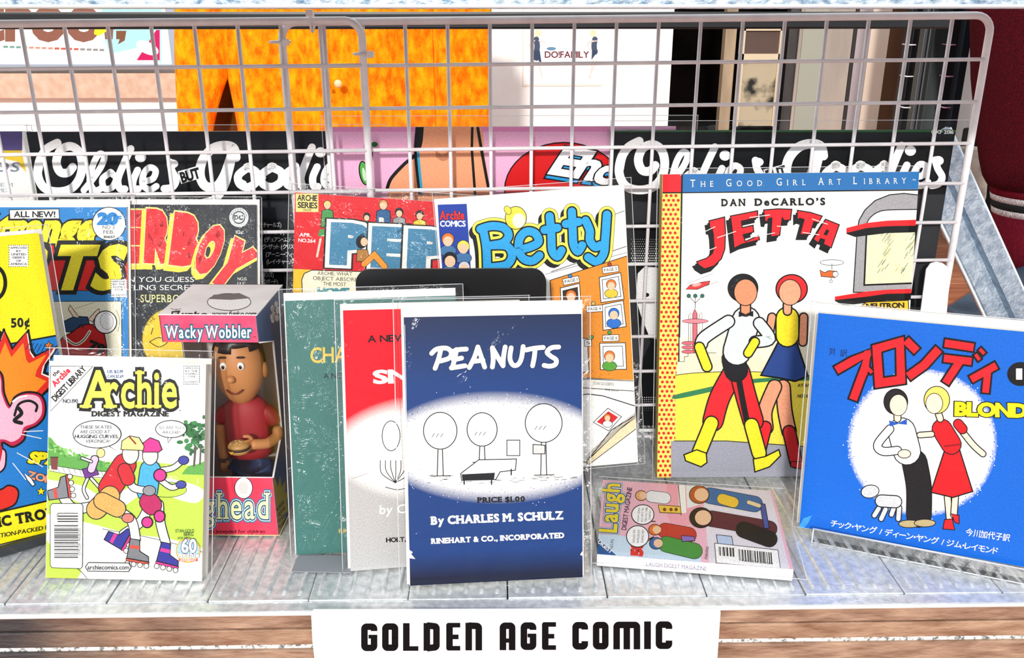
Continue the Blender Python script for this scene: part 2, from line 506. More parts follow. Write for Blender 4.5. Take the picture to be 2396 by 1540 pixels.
# window recess with dark room behind
wx0, wx1 = xw(1562, WY), xw(2262, WY)
win = boxo('window_1', wx0, WY + 0.62, -0.09, wx1, WY + 0.64, 1.6, mat('dark_interior', '#060505', 0.9, c2='#120d0c', scale=9, spec=0)); tag(win, kind='structure')
boxo('window_side', wx0 - 0.01, WY + .15, -0.09, wx0, WY + 0.64, 1.6, mat('dark_reveal', '#0a0808', 0.9, spec=0), win)
boxo('window_side', wx1, WY + .15, -0.09, wx1 + .01, WY + 0.64, 1.6, bpy.data.materials['dark_reveal'], win)
boxo('window_head', wx0, WY + .1, 0.95, wx1, WY + 0.64, 1.0, bpy.data.materials['dark_reveal'], win)
def post(x0, x1, c, y=WY + .05, d=0.03, z0=-.085, z1=0.95, name='window_post', c2=None, parent=win, rough=.6):
    a_, b2 = px(x0, 180, y).x, px(x1, 180, y).x
    return boxo(name, a_, y, z0, b2, y + d, z1, mat('p' + c, c, rough, c2=c2, scale=22, stretch=(1, 1, .2)), parent, 0.002)
post(1690, 1716, '#b9a184', c2='#8d7860')
post(1836, 1858, '#4b4443', c2='#2b2627')
post(1860, 1984, '#b9a89a', c2='#a1948a', d=.012)
post(1868, 1925, '#a5a394', y=WY + .046, d=.004, name='window_pane')
post(1985, 1993, '#2a2422')
post(1993, 2024, '#b3a4a6', c2='#a39396')
post(2024, 2068, '#f7e3cf', c2='#efd6c0')
post(2068, 2108, '#6d4423', c2='#53311a', d=.05)
post(2108, 2112, '#c9c2bb')
# framed picture standing inside the window
pz = lambda y, Y: px(1700, y, Y).z
fr = empty('framed_picture', (px(1790, 300, WY).x, WY + .03, pz(300, WY)))
tag(fr, 'cream framed picture of dark trees standing behind the window, brown panel above it', 'picture')
fx, fy, fz = fr.location
X = lambda x: px(x, 180, WY).x - fx
bm = bmesh.new()
for (x0, x1, z0, z1) in ((1735, 1838, 66, 73), (1735, 1838, 128, 144), (1735, 1745, 66, 300), (1826, 1838, 66, 300)):
    box(bm, X(x0), 0, pz(z1, WY) - fz, X(x1), .015, pz(z0, WY) - fz)
obj('frame', bm, mat('cream_frame', '#d8c4a4', .6), fr)
boxo('brown_panel', X(1745), .006, pz(130, WY) - fz, X(1826), .012, pz(72, WY) - fz, mat('brown_panel_m', '#4a352c', .6, c2='#5d463b', scale=5), fr)
boxo('picture_sheet', X(1745), .006, pz(300, WY) - fz, X(1826), .012, pz(142, WY) - fz, mat('dark_trees', '#b8a88c', .7, c2='#14130f', scale=11, amt=.52, contrast=.04), fr)
boxo('red_strip', X(1734), -.002, pz(300, WY) - fz, X(1739), .0, pz(140, WY) - fz, mat('red_strip_m', '#a51f3a', .6), fr)
# black merchandise rack right of the window
rk = empty('black_display_rack', (px(2170, 300, 1.2).x, 1.2, -.085)); tag(rk, 'tall black metal display rack with hooks standing behind the right end of the mesh', 'rack')
rm = mat('black_metal', '#121418', .35, .4, c2='#23262b', scale=30)
def rpost(x0, x1, y=1.2, m=rm, nm='upright', d=.02):
    boxo(nm, px(x0, 180, y).x - rk.location.x, y - 1.2, 0, px(x1, 180, y).x - rk.location.x, y - 1.2 + d, .95, m, rk, .001)
rpost(2112, 2122); rpost(2148, 2156, m=mat('grey_rod', '#6a6d70', .3, .6), nm='rod'); rpost(2160, 2164, m=bpy.data.materials['grey_rod'], nm='rod')
rpost(2122, 2240, 1.26, mat('rack_back', '#0b0a0c', .6, c2='#1d1a20', scale=26), 'back_panel'); rpost(2172, 2206, 1.22, mat('rack_grey', '#2a3030', .5, c2='#3a4242', scale=60, stretch=(1, 1, .1)), 'side_panel')
rpost(2240, 2258, 1.19, mat('rack_blue', '#20262e', .4), 'upright')
for k, yy in enumerate((105, 179, 252, 325)):
    for (xa, c) in ((2128 - k * 6, '#e8e8e8'), (2222 - k * 6, '#c890b0')):
        q = px(xa, yy, 1.18)
        tubeo('hook', [(q.x - rk.location.x, .01, q.z + .085), (q.x - rk.location.x, -.02, q.z + .085), (q.x + .012 - rk.location.x, -.02, q.z + .085)], .0012, mat('hook' + c + str(k), c, .4), rk)

# ---------------------------------------------------------------- shelf unit
def ribbed_shelf():
    sh = empty('metal_shelf', (0, 0, 0)); tag(sh, 'long galvanised lower shelf of ribbed steel panels the comics stand on', 'shelf')
    PW = 0.0742
    D = 0.335
    def panel_mesh(seed):
        bm = bmesh.new()
        # cross-section across the panel, with six pressed ribs
        xs = [(0.0004, -.004), (0.0006, -.0004), (0.0016, 0)]
        for k in range(6):
            c = PW * (k + 0.62) / 6.25
            xs += [(c - .0020, 0), (c - .0012, .0013), (c + .0000, .0019), (c + .0012, .0013), (c + .0020, 0)]
        xs += [(PW - .0016, 0), (PW - .0006, -.0004), (PW - .0004, -.004)]
        ys = [(0.0022, -.004, 0), (0.0026, 0, 0), (0.0075, 0, 0), (0.0115, 0, 1), (D * .5, 0, 1), (D - .012, 0, 1), (D - .006, 0, 0), (D, 0, 0)]
        rows = [[bm.verts.new((x, y, (z if (f or z < 0) else 0) + dz)) for x, z in xs] for y, dz, f in ys]
        for i in range(len(rows) - 1):
            for k in range(len(xs) - 1): bm.faces.new((rows[i][k], rows[i][k + 1], rows[i + 1][k + 1], rows[i + 1][k]))
        me = bpy.data.meshes.new('panel'); bm.to_mesh(me); bm.free(); me.materials.append(M['galv'])
        return me
    me = panel_mesh(0)
    for i in range(-9, 10):
        o = bpy.data.objects.new('panel', me); COL.objects.link(o); o.parent = sh
        o.location = (i * PW + (0.0012 if i < -1 else 0) , 0.0, -.0006 * ((i * 7) % 3)/2)
        if i == -2: o.location.x -= .0006
    # folded front lip, tray below, rounded bright edge
    bm = bmesh.new(); prism(bm, [(-.0085, -.0012), (-.0088, -.0040), (.004, -.0040), (.004, -.0032), (.0018, -.0012)], -.72, .76, 'x')
    obj('front_lip', bm, M['galv'], sh)
    tubeo('rolled_edge', [(-.72, -.0092, -.0030), (.76, -.0092, -.0030)], .0017, mat('bright_edge', '#f1f3f2', .45, c2='#d9dcd8', scale=60), sh, 12)
    boxo('tray', -.72, .009, -.012, .76, D, -.006, mat('dark_underside', '#4a2f22', .7), sh)
    return sh
SHELF = ribbed_shelf()
# wooden apron board under the shelf edge, built of its profile pieces
ap = empty('wooden_apron', (0, 0, -.05)); tag(ap, 'worn brown wooden board with long grooves under the shelf front', 'board')
def zpy(y): return at_y(1200, y, -.006).z
z0_, z1_, z2_, z3_, z4_, z5_ = zpy(1428), zpy(1464.5), zpy(1467.5), zpy(1503), zpy(1513), zpy(1575)
WB = [M['wood'], mat('weathered_brown_board_b', '#74492f', 0.6, c2='#c9a78b', scale=80, amt=0.53, contrast=.3, bump=0.7, bscale=260, stretch=(0.4, 1, 1.4))]
grey_end(WB[1], -.36, -.2)
for nm, za, zb, m_, yy in (('upper_strip', z1_, z0_, WB[0], -.006), ('middle_strip', z3_, z2_, WB[1], -.006), ('lower_strip', z5_, z4_, WB[0], -.007)):
    boxo(nm, -.72, yy, za + .05, .76, .0015, zb + .05, m_, ap, .0012)
boxo('groove_strip', -.72, -.0045, z4_ + .05, .76, .0015, z3_ + .05, M['worn'], ap)
boxo('backing_strip', -.72, -.002, z5_ + .05, .76, .0015, z0_ + .05, mat('dark_wood', '#24150f', .8), ap)
boxo('bottom_strip', -.72, -.004, z5_ + .03, .76, .0015, z5_ + .051, bpy.data.materials['dark_wood'], ap)

# upper shelf: mottled beam just at the top of the picture with the board it carries
us = empty('upper_shelf', (0, 0, .41)); tag(us, 'galvanised beam and board of the upper shelf along the top', 'shelf')
zb = at_y(1200, 21, -.006).z
bm = bmesh.new(); prism(bm, [(-.008, zb - .41 + .001), (-.0065, zb - .41), (-.002, zb - .41), (-.002, .034), (-.008, .034)], -.74, .78, 'x')
obj('front_beam', bm, M['galvb'], us)
tubeo('beam_edge', [(-.74, -.0072, zb - .41 + .0016), (.78, -.0072, zb - .41 + .0016)], .0014, mat('pale_edge', '#d7e2ea', .4, .3), us)
boxo('shelf_board', -.74, -.002, zb - .41 + .004, .78, .255, zb - .41 + .012, mat('upper_board', '#5a6068', .6), us)
for i in range(-8, 10):
    boxo('crossbar', i * .0742, .0, zb - .41 + .0012, i * .0742 + .005, .25, zb - .41 + .004, M['galv'], us)

# black rail behind the mesh
tg = px(0, 26, .42); bg_ = px(0, 69, .42)
br = boxo('black_rail', -.8, .42, bg_.z, .465, .44, tg.z - .001, M['black'], None, .002); tag(br, 'black horizontal rail crossing behind the top of the mesh panels', 'rail')

# ---------------------------------------------------------------- wire mesh panels
GY = 0.2640; CELL = 0.0366; WR = 0.0017; RR = 0.0033
def mesh_panel(x0, nx, xoff0, label, ztop, left_round=True, y=GY, slope=0.0085, x1=None):
    """frame with rounded corners; wires of the panel are parts"""
    g = empty('wire_mesh_panel', (x0, y, 0.0)); tag(g, label, 'mesh panel', 'white wire mesh panels tied together')
    x1_ = x1 - x0
    zt = lambda x: ztop + slope * (x)          # x relative to panel
    zb_ = -.002
    R = .014
    pts = []
    def arc(cx, cz, a0, a1):
        for k in range(7):
            a = a0 + (a1 - a0) * k / 6; pts.append((cx + R * cos(a), 0, cz + R * sin(a)))
    arc(x1_ - R, zb_ + R, -pi / 2, 0); arc(x1_ - R, zt(x1_) - R, 0, pi / 2); arc(R, zt(0) - R, pi / 2, pi); arc(R, zb_ + R, pi, 3 * pi / 2)
    tubeo('frame', pts, RR, M['wire'], g, 12, True)
    x = xoff0
    me = None
    while x < x1_ - .01:
        if x > .008: tubeo('vertical_wire', [(x, .0012, zb_), (x, .0012, zt(x))], WR, M['wire'], g, 8)
        x += CELL
    for k in range(1, 11):
        tubeo('horizontal_wire', [(0, -.0016, zt(0) - k * CELL * (1.0)), (x1_, -.0016, zt(x1_) - k * CELL)], WR, M['wire'], g, 8)
    return g
tz = lambda x, y: at_y(x, y, GY)
pR0 = tz(657, 55); pR1 = tz(2322, 37)
xw0 = tz(748, 62).x
mesh_panel(pR0.x, 0, xw0 - pR0.x, 'long white wire mesh panel on the right, rounded outer corner beside the red leg', tz(2200, 36).z - .0085 * (pR1.x - pR0.x) , x1=pR1.x)
pL1 = tz(848, 55)
xa0 = tz(57.6, 66).x - 8 * CELL
mesh_panel(xa0 - .02, 0, .02, 'white wire mesh panel on the left, its rounded end overlapping in the middle', tz(848, 48).z - .0085 * (pL1.x - xa0), y=GY - .0072, x1=pL1.x)
# cable ties
for (x, y, ang, lb) in ((655, 98, 90, 'white cable tie on the left overlap of the two mesh panels'), (730, 50, 0, 'white cable tie round the top bars where the mesh panels overlap'), (851, 126, 90, 'white cable tie on the rounded end of the left mesh panel')):
    c = at_y(x, y, GY - .004)
    t = empty('cable_tie', c); tag(t, lb, 'cable tie', 'nylon ties on the mesh')
    hor = ang == 90
    ln, ht = (.0085, .0025) if hor else (.0025, .0085)
    pts = [(ln * cos(k * pi / 8) if hor else 0, -.009 * sin(k * pi / 8) if hor else -.009 * sin(k * pi / 8), 0 if hor else ht * cos(k * pi / 8)) for k in range(16)]
    tubeo('strap', pts, .0011, M['tie'], t, 6, True)
    boxo('lock', *( (.004, -.0115, -.0028, .0095, -.0065, .0028) if hor else (-.0028, -.0115, .004, .0028, -.0065, .0095)), M['tie'], t, .0006)

# white shelf talker card with rounded top clipped on the mesh
def tag_card():
    y = GY - .006
    f = Flat(0, y, 0, 0, 0, 0, 1, 1)
    tgc = empty('white_card', at_y(2180, 730, y)); tag(tgc, 'blank white card with a rounded top between the big red-lettered book and the strut', 'card')
    L = tgc.location
    pts = [at_y(2222 - 2 * 0, 640, y)]
    P_ = [(2222, 640), (2216, 624), (2204, 615), (2190, 612), (2176, 616), (2166, 630), (2152, 735), (2140, 830), (2205, 830)]
    bm = bmesh.new(); prism(bm, [((at_y(a_, b2, y) - L).x, (at_y(a_, b2, y) - L).z) for a_, b2 in P_], 0, -.0012, 'y')
    obj('sheet', bm, M['paper'], tgc)
tag_card()

# ---------------------------------------------------------------- diagonal galvanised strut behind, rug, leg
def strut():
    Y = .46
    A0, A1, B0, B1 = at_y(2165, 420, Y), at_y(2222, 340, Y), at_y(2325, 800, Y), at_y(2470, 840, Y)
    c0 = (A0 + A1) / 2; c1 = (B0 + B1) / 2
    ax = (c1 - c0).normalized(); ax.y = 0; ax.normalize(); sd_ = Vector((-ax.z, 0, ax.x)) * -1
    wd = .026
    L = (c1 - c0).length + .25
    rot = Matrix((sd_, ax.cross(sd_), ax)).transposed()
    e = empty('steel_strut', c0 - ax * .03, rot); tag(e, 'slanting galvanised steel strut with a folded channel, right of the mesh', 'strut')
    prof = [(-wd, 0), (-wd, -.005), (-wd + .002, -.006), (-wd * .15, -.006), (-.001, .004), (.006, .004), (.009, -.006), (wd - .003, -.006), (wd, -.004), (wd, .006), (-wd, .006)]
    if rot.col[1].y < 0: prof = [(a_, -b2) for a_, b2 in prof]
    bm = bmesh.new(); prism(bm, prof, 0, L + .05, 'z'); obj('channel', bm, mat('strut_steel', '#8fa0b2', .3, .6, c2='#bccbd8', scale=120, bump=.5, bscale=300), e)
    tubeo('bright_rim', [(wd, -.004, 0), (wd, -.004, L + .05)], .0016, mat('rim', '#e6eef4', .3, .3), e)
    tubeo('bright_rim', [(-wd, -.004, 0), (-wd, -.004, L + .05)], .0016, bpy.data.materials['rim'], e)
strut()
q0, q1, q2, q3 = at_z(2215, 722, -.08), at_z(2400, 604, -.08), at_z(2800, 640, -.08), at_z(2500, 900, -.08)
bm = bmesh.new(); prism(bm, [(p.x, p.y) for p in (q0, q1, q2, q3)], -.0848, -.078, 'z')
rug = obj('floor_mat', bm, mat('blue_grey_mat', '#2e3a48', .8, c2='#54687c', scale=8)); tag(rug, 'dark blue-grey mat lying diagonally on the orange-brown floor behind the strut', 'mat')

# person at the right edge: trousers with ribbed cuffs
def person():
    Y = 1.02
    def zz(y): return at_y(2380, y, Y).z
    cuff0, cuff1 = zz(432), -.045
    e = empty('person', (at_y(2420, 500, Y).x, Y, -.085)); tag(e, 'person in dark red knitted trousers with black and white striped cuffs', 'person')
    ex = e.location.x
    red = mat('burgundy_knit', '#3a0810', .95, c2='#5e0f1c', scale=420, amt=.55, bump=.8, bscale=700, spec=.1)
    rib = mat('burgundy_rib', '#5c0f1e', .95, c2='#7b1a2c', scale=60, stretch=(14, 14, .3), amt=.5, bump=.6, bscale=90, spec=.1)
    def leg(cx, nm_):
        bm = bmesh.new()
        prof = []
        xl = lambda x, y: at_y(x, y, Y).x
        for (x, y) in ((2284, -60), (2286, 40), (2292, 190), (2298, 300), (2303, 380), (2308, 415), (2318, 436)):
            prof.append((zz(y) + .085, ex - xl(x, y)))
        prof = [(1.0, .135), (.75, .125)] + prof
        n = 40; rings = []
        for (z, r) in prof:
            rings.append([bm.verts.new((cx + r * cos(2 * pi * k / n) * (1 + .02 * sin(5 * 2 * pi * k / n + z * 20)), r * .9 * sin(2 * pi * k / n), z)) for k in range(n)])
        for A, B in zip(rings, rings[1:]):
            for k in range(n): bm.faces.new((A[k], A[(k + 1) % n], B[(k + 1) % n], B[k]))
        bm.faces.new(rings[0]); bm.faces.new(rings[-1])
        obj(nm_, bm, red, e, True)
        # ribbed cuff in bands
        R0 = ex - xl(2325, 440); R1 = ex - xl(2337, 600)
        bands = [(432, 455, rib), (455, 469, 'w'), (469, 486, 'k'), (486, 500, 'w'), (500, 617, rib)]
        wm = mat('white_rib', '#e9e4e2', .9, c2='#8a7a7c', scale=60, stretch=(14, 14, .3)); km = mat('black_rib', '#0c0b0f', .9)
        for (ya, yb, m_) in bands:
            bm = bmesh.new(); n = 72; ra = R0 + (R1 - R0) * (ya - 432) / 180; rb = R0 + (R1 - R0) * (yb - 432) / 180
            za, zb2 = zz(ya) + .085, zz(yb) + .085
            rings = [[bm.verts.new((cx + (r + .0012 * (k % 2)) * cos(2 * pi * k / n), (r + .0012 * (k % 2)) * .9 * sin(2 * pi * k / n), z)) for k in range(n)] for (z, r) in ((za, ra), (zb2, rb))]
            for k in range(n): bm.faces.new((rings[0][k], rings[0][(k + 1) % n], rings[1][(k + 1) % n], rings[1][k]))
            bm.faces.new(rings[0]); bm.faces.new(rings[1])
            obj('cuff_band', bm, {'w': wm, 'k': km}.get(m_, m_) if isinstance(m_, str) else m_, e, True)
        bm = bmesh.new(); ell(bm, (cx, -.04, .025), (.042, .12, .035), 20); ell(bm, (cx, 0, .06), (.04, .05, .06), 16)
        obj('shoe', bm, mat('dark_blue_shoe', '#26323f', .5, c2='#3d5064', scale=20), e, True)
    leg(0, 'trouser_leg'); leg(.27, 'trouser_leg')
person()

# ---------------------------------------------------------------- things behind the mesh
# framed poster on the left wall
def wall_flat(x0, y0, x1, y1, Y):
    a_, b2 = at_y(x0, y1, Y), at_y(x1, y0, Y)
    return Flat(a_.x, Y, a_.z, 0, 0, 0, b2.x - a_.x, b2.z - a_.z)
Fp = wall_flat(-260, -60, 378, 150, WY - .03)
e = empty('wall_poster', Fp.o, Fp.rot); tag(e, 'pale blue poster with big brown letters in a grey frame on the left wall', 'poster')
k = Ink(Fp, .0005)
k.full('#eaf7fa')
k.P([(230, -60), (378, -60), (378, 150), (262, 145), (245, 90)], '#a9ecf3')
k.P([(150, 150), (330, 110), (378, 150)], '#f4fafb')
for t_, x_, w_ in (('c', 2, 50), ('r', 68, 24), ('o', 112, 48), ('o', 176, 52)): pass
k.T('croo', -48, 92, 108, 280, '#8a5a4a', b=.035)
k.P([(243, 60), (266, 60), (264, 92), (246, 92)], '#8a5a4a'); k.P([(272, 72), (296, 72), (292, 95), (276, 104), (280, 92), (272, 92)], '#7a5238')
k.P([(205, 62), (222, 64), (220, 80), (232, 84), (255, 70), (262, 60)], '#f2e12a')
k.P([(366, 70), (374, 70), (374, 141), (320, 141)], '#c8155c'); k.E(345, 112, 28, 14, '#ffffff', -25)
for i_ in range(16):
    k.R(8 + i_ * 15, 107 + i_ * .5, 19 + i_ * 15, 112 + i_ * .5, ['#6d9a8a', '#c89078', '#c25a4a', '#8a8a84'][i_ * 4 // 16])
k.build('poster_sheet', e)
bm = bmesh.new(); fw = .012
box(bm, -fw, -fw, -.008, Fp.w + fw * 1.6, 0, .004, .001); box(bm, -fw, Fp.h, -.008, Fp.w + fw * 1.6, Fp.h + fw, .004, .001)
box(bm, Fp.w, -fw, -.008, Fp.w + fw * 1.6, Fp.h + fw, .0045, .001); box(bm, -fw, 0, -.008, 0, Fp.h, .004)
obj('frame', bm, mat('grey_aluminium', '#9aa3b0', .4, .4), e); boxo('backing', 0, 0, -.006, Fp.w, Fp.h, 0, M['board'], e)
# sticker sheet on the white wall
Fs = wall_flat(1222, 20, 1414, 202, WY - .002)
e = empty('wall_sticker', Fs.o, Fs.rot); tag(e, 'white sheet with dark red word and two small dancing figures on the white wall', 'sticker')
boxo('sheet', 0, 0, -.0015, Fs.w, Fs.h, 0, M['paper'], e)
k = Ink(Fs, 2e-5); k.full('#fdfcfb')
for (x0, y0, x1, y1) in ((1222, 198, 1414, 201), (1222, 20, 1225, 202), (1411, 20, 1414, 202)): k.R(x0, y0, x1, y1, '#f0d8c8')
k.T('DO!FAMILY', 1275, 135, 14.5, 103, '#6a2230', b=.02)
k.E(1290, 114, 11, 4, '#6a8fae'); k.R(1306, 113, 1335, 115, '#cfd6de'); k.R(1277, 140, 1370, 141.5, '#cfd6de')
for (cx, s_) in ((1255, 1), (1392, -1)):
    k.E(cx + 4 * s_, 78, 8, 9, '#f2dcb8'); k.S([(cx, 92), (cx + 2 * s_, 108), (cx, 122)], 13, '#4a566c', sm=True); k.P([(cx - 7, 118), (cx + 8, 118), (cx + 12 * s_, 146), (cx - 8, 140)], '#3a4862')
    k.S([(cx - 4, 95), (cx - 17, 105), (cx - 12, 118)], 2.5, '#e8cfc2'); k.S([(cx + 6, 95), (cx + 20 * s_, 100)], 2.5, '#e8cfc2')
    k.S([(cx - 4, 142), (cx - 12, 184)], 3, '#ead6ca'); k.S([(cx + 4, 142), (cx + 14 * s_, 182)], 3, '#ead6ca')
k.build('sheet_print', e)

# orange fleece coat: draped cloth with folds, two fronts, pockets slits and buttons
def coat():
    Y = 1.05
    zt, zbm = at_y(800, -60, Y).z, at_y(800, 380, Y).z
    xl, xr = at_y(418, 200, Y).x, at_y(1143, 200, Y).x
    e = empty('orange_coat', ((xl + xr) / 2, Y, zbm)); tag(e, 'bright orange fleece coat with pale buttons hanging behind the mesh', 'coat')
    cm = mat('orange_fleece', '#ffb010', .95, c2='#ff6a04', scale=75, amt=.5, bump=1.0, bscale=300, spec=.1, contrast=.17, stretch=(1.1, 1, .6))
    lining = mat('dark_brown_lining', '#3a1d06', .9, c2='#8a4a10', scale=10, spec=.1)
    X_ = lambda x: at_y(x, 200, Y).x - e.location.x
    def panel(name, x0f, x1f, dy, m_=cm, seed=0, n=90, amp=.016):
        bm = bmesh.new(); NZ = 36; rows = []
        for j in range(NZ + 1):
            t = j / NZ; z = (zt - zbm) * t; row = []
            a_, b2 = x0f(t), x1f(t)
            for i in range(n + 1):
                s_ = i / n; x = a_ + (b2 - a_) * s_
                f = noise.noise(Vector((x * 22 + seed, t * .9, seed))) * amp * 1.6 + sin(x * 60 + 2.2 * noise.noise(Vector((x * 6, t, 3)))) * amp * .5
                ed = min(s_, 1 - s_) * (b2 - a_)
                rnd = max(0, 1 - ed / .012) ** 2 * .012
                row.append(bm.verts.new((x, dy + f + rnd, z)))
            rows.append(row)
        for A, B in zip(rows, rows[1:]):
            for i in range(n): bm.faces.new((A[i], A[i + 1], B[i + 1], B[i]))
        o = obj(name, bm, m_, e, True)
        md = o.modifiers.new('s', 'SOLIDIFY'); md.thickness = .006; md.offset = -1 if False else 1
        return o
    yr = lambda t: 380 - 440 * t
    XV = lambda x, t: at_y(x, yr(t), Y).x - e.location.x
    T_ = lambda y: (at_y(800, y, Y).z - zbm) / (zt - zbm)
    # left front opens in a tall dark slit between x 480 and 540
    def slitL(t):
        k_ = max(0, (T_(165) - t) / (T_(165) - T_(300))); return X_(527 - 45 * min(k_, 1.3) ** .8)
    def slitR(t):
        k_ = max(0, (T_(165) - t) / (T_(165) - T_(300))); return X_(528 + 14 * min(k_, 1.3))
    panel('sleeve', lambda t: XV(418, t), slitL, 0, seed=1, n=30)
    panel('left_front', slitR, lambda t: X_(800), .004, seed=4)
    panel('right_front', lambda t: X_(770), lambda t: X_(1030 + 6 * (1 - t)), -.008, seed=9)
    panel('sleeve', lambda t: X_(1024), lambda t: XV(1143, t), -.016, seed=14, n=30)
    panel('lining', lambda t: XV(428, t), lambda t: XV(1134, t), .06, lining, seed=2, n=40)
    for (x, y, m_, r) in ((791, 196, mat('pale_button', '#e9cfa0', .3), 9), (767, 201, mat('dark_snap', '#3a3a34', .3, .6), 5)):
        c = at_y(x, y, Y - .032); bm = bmesh.new(); ell(bm, (0, 0, 0), (r / 2120 * 1.6, .004, r / 2120 * 1.6), 16)
        o = obj('button', bm, m_, e, True); o.location = c - e.location
coat()

# small pale figure shapes right of the strut: white pot
pt = at_y(2335, 470, 1.3)
bm = bmesh.new()
prof = [(.0, 0), (.03, 0), (.036, .02), (.042, .10), (.036, .16), (.03, .2), (0, .2)]
n = 24; rings = [[bm.verts.new((max(r, .0005) * cos(2 * pi * q / n), max(r, .0005) * sin(2 * pi * q / n), z)) for q in range(n)] for r, z in prof]
for A, B in zip(rings, rings[1:]):
    for q in range(n): bm.faces.new((A[q], A[(q + 1) % n], B[(q + 1) % n], B[q]))
o = obj('storage_jar', bm, mat('cream_jar', '#efe2cf', .6, c2='#7d7a72', scale=30, amt=.62), None, True); o.location = (pt.x - .03, 1.38, -.085)
tag(o, 'cream speckled jar on the floor between strut and red leg', 'jar')
o = boxo('black_bag', at_y(2262, 400, 1.42).x, 1.42, -.085, at_y(2345, 400, 1.42).x, 1.47, at_y(2300, 305, 1.42).z, mat('black_cloth', '#0a0a0c', .9), None, .006)
tag(o, 'black bag standing on the floor behind the speckled jar', 'bag')

# ---------------------------------------------------------------- record sleeves behind the mesh
def oldies(k, X0, dy, s_, full=True):
    """white brush script, thick round strokes"""
    Xf = lambda pts: [(X0 + (x - 80) * s_, y + dy + (x - 80) * -.008) for x, y in pts]
    W = '#ffffff'
    def st(pts, w_, sm=True, closed=False): k.S(Xf(pts), w_ * s_, W, sm=sm, closed=closed)
    st([(134, 335), (108, 350), (92, 378), (89, 412), (104, 440), (134, 449), (166, 442), (186, 418), (192, 385), (184, 355), (164, 343), (142, 352), (132, 378), (140, 402), (158, 405), (170, 392)], 20)
    st([(122, 338), (100, 366), (92, 400)], 14)
    st([(196, 446), (214, 424), (236, 392), (244, 368), (232, 362), (218, 386), (210, 424), (222, 447), (240, 440)], 15)
    st([(258, 406), (240, 420), (244, 442), (262, 440), (272, 418), (258, 406)], 15, closed=True)
    st([(306, 350), (292, 380), (276, 420), (280, 442), (292, 444)], 17)
    st([(322, 400), (312, 424), (312, 442), (324, 444)], 16); k.E(*Xf([(329, 370)])[0], 13, 12, W)
    st([(340, 426), (358, 420), (364, 402), (350, 394), (336, 410), (334, 434), (350, 446), (366, 438)], 15)
    st([(398, 382), (402, 402), (412, 422), (404, 440), (384, 444)], 17); k.E(*Xf([(404, 386)])[0], 13, 10, W)
    st([(552, 372), (546, 350), (524, 344), (496, 352), (474, 378), (468, 412), (480, 438), (506, 440), (524, 416), (536, 384), (546, 352)], 22)
    st([(546, 356), (536, 400), (524, 440), (502, 470), (476, 478)], 20)
    for (cx, r1) in ((580, 22), (636, 24)):
        st([(cx, 396), (cx - r1, 414), (cx - r1 + 3, 434), (cx, 442), (cx + r1 - 3, 430), (cx + r1 - 2, 408), (cx, 396)], 19, closed=True)
    st([(556, 424), (572, 432)], 10); st([(612, 430), (618, 420)], 10); st([(660, 424), (672, 424)], 10)
    st([(690, 396), (670, 412), (672, 436), (690, 440), (704, 420), (690, 396)], 18, closed=True)
    st([(730, 350), (716, 384), (704, 420), (708, 442)], 18)
    st([(742, 396), (732, 420), (734, 440), (744, 442)], 17); k.E(*Xf([(750, 362)])[0], 13, 12, W)
    st([(764, 424), (780, 418), (786, 400), (772, 394), (760, 410), (758, 432), (772, 444), (790, 436)], 15)
    st([(806, 384), (812, 404), (822, 424), (814, 440), (798, 444)], 16); k.E(*Xf([(813, 386)])[0], 13, 11, W)
    # small rotated box between the words
    P_ = Xf([(416, 404), (464, 391), (470, 420), (424, 433)])
    k.P(P_, W); k.T('BUT', *Xf([(427, 430)])[0], 23 * s_, 44 * s_, '#0e1116', rot=16, b=.05)

def record(name, F, lab, cover, film_l=.012, film_r=.012, film_t=.008):
    e = empty(name, F.o, F.rot); tag(e, lab, 'record sleeve', 'record sleeves standing behind the mesh')
    boxo('cardboard_sleeve', 0, 0, -.0035, F.w, F.h, -.00002, M['black'], e)
    k = Ink(F, 1e-5); cover(k); k.build('front_print', e)
    pouch(e, F, film_l, film_r, film_t, .0, .0045, max(.0006, k.mx * k.STEP + .0004), nx=14, ny=20, amp=.0004, m=FILML)
    return e

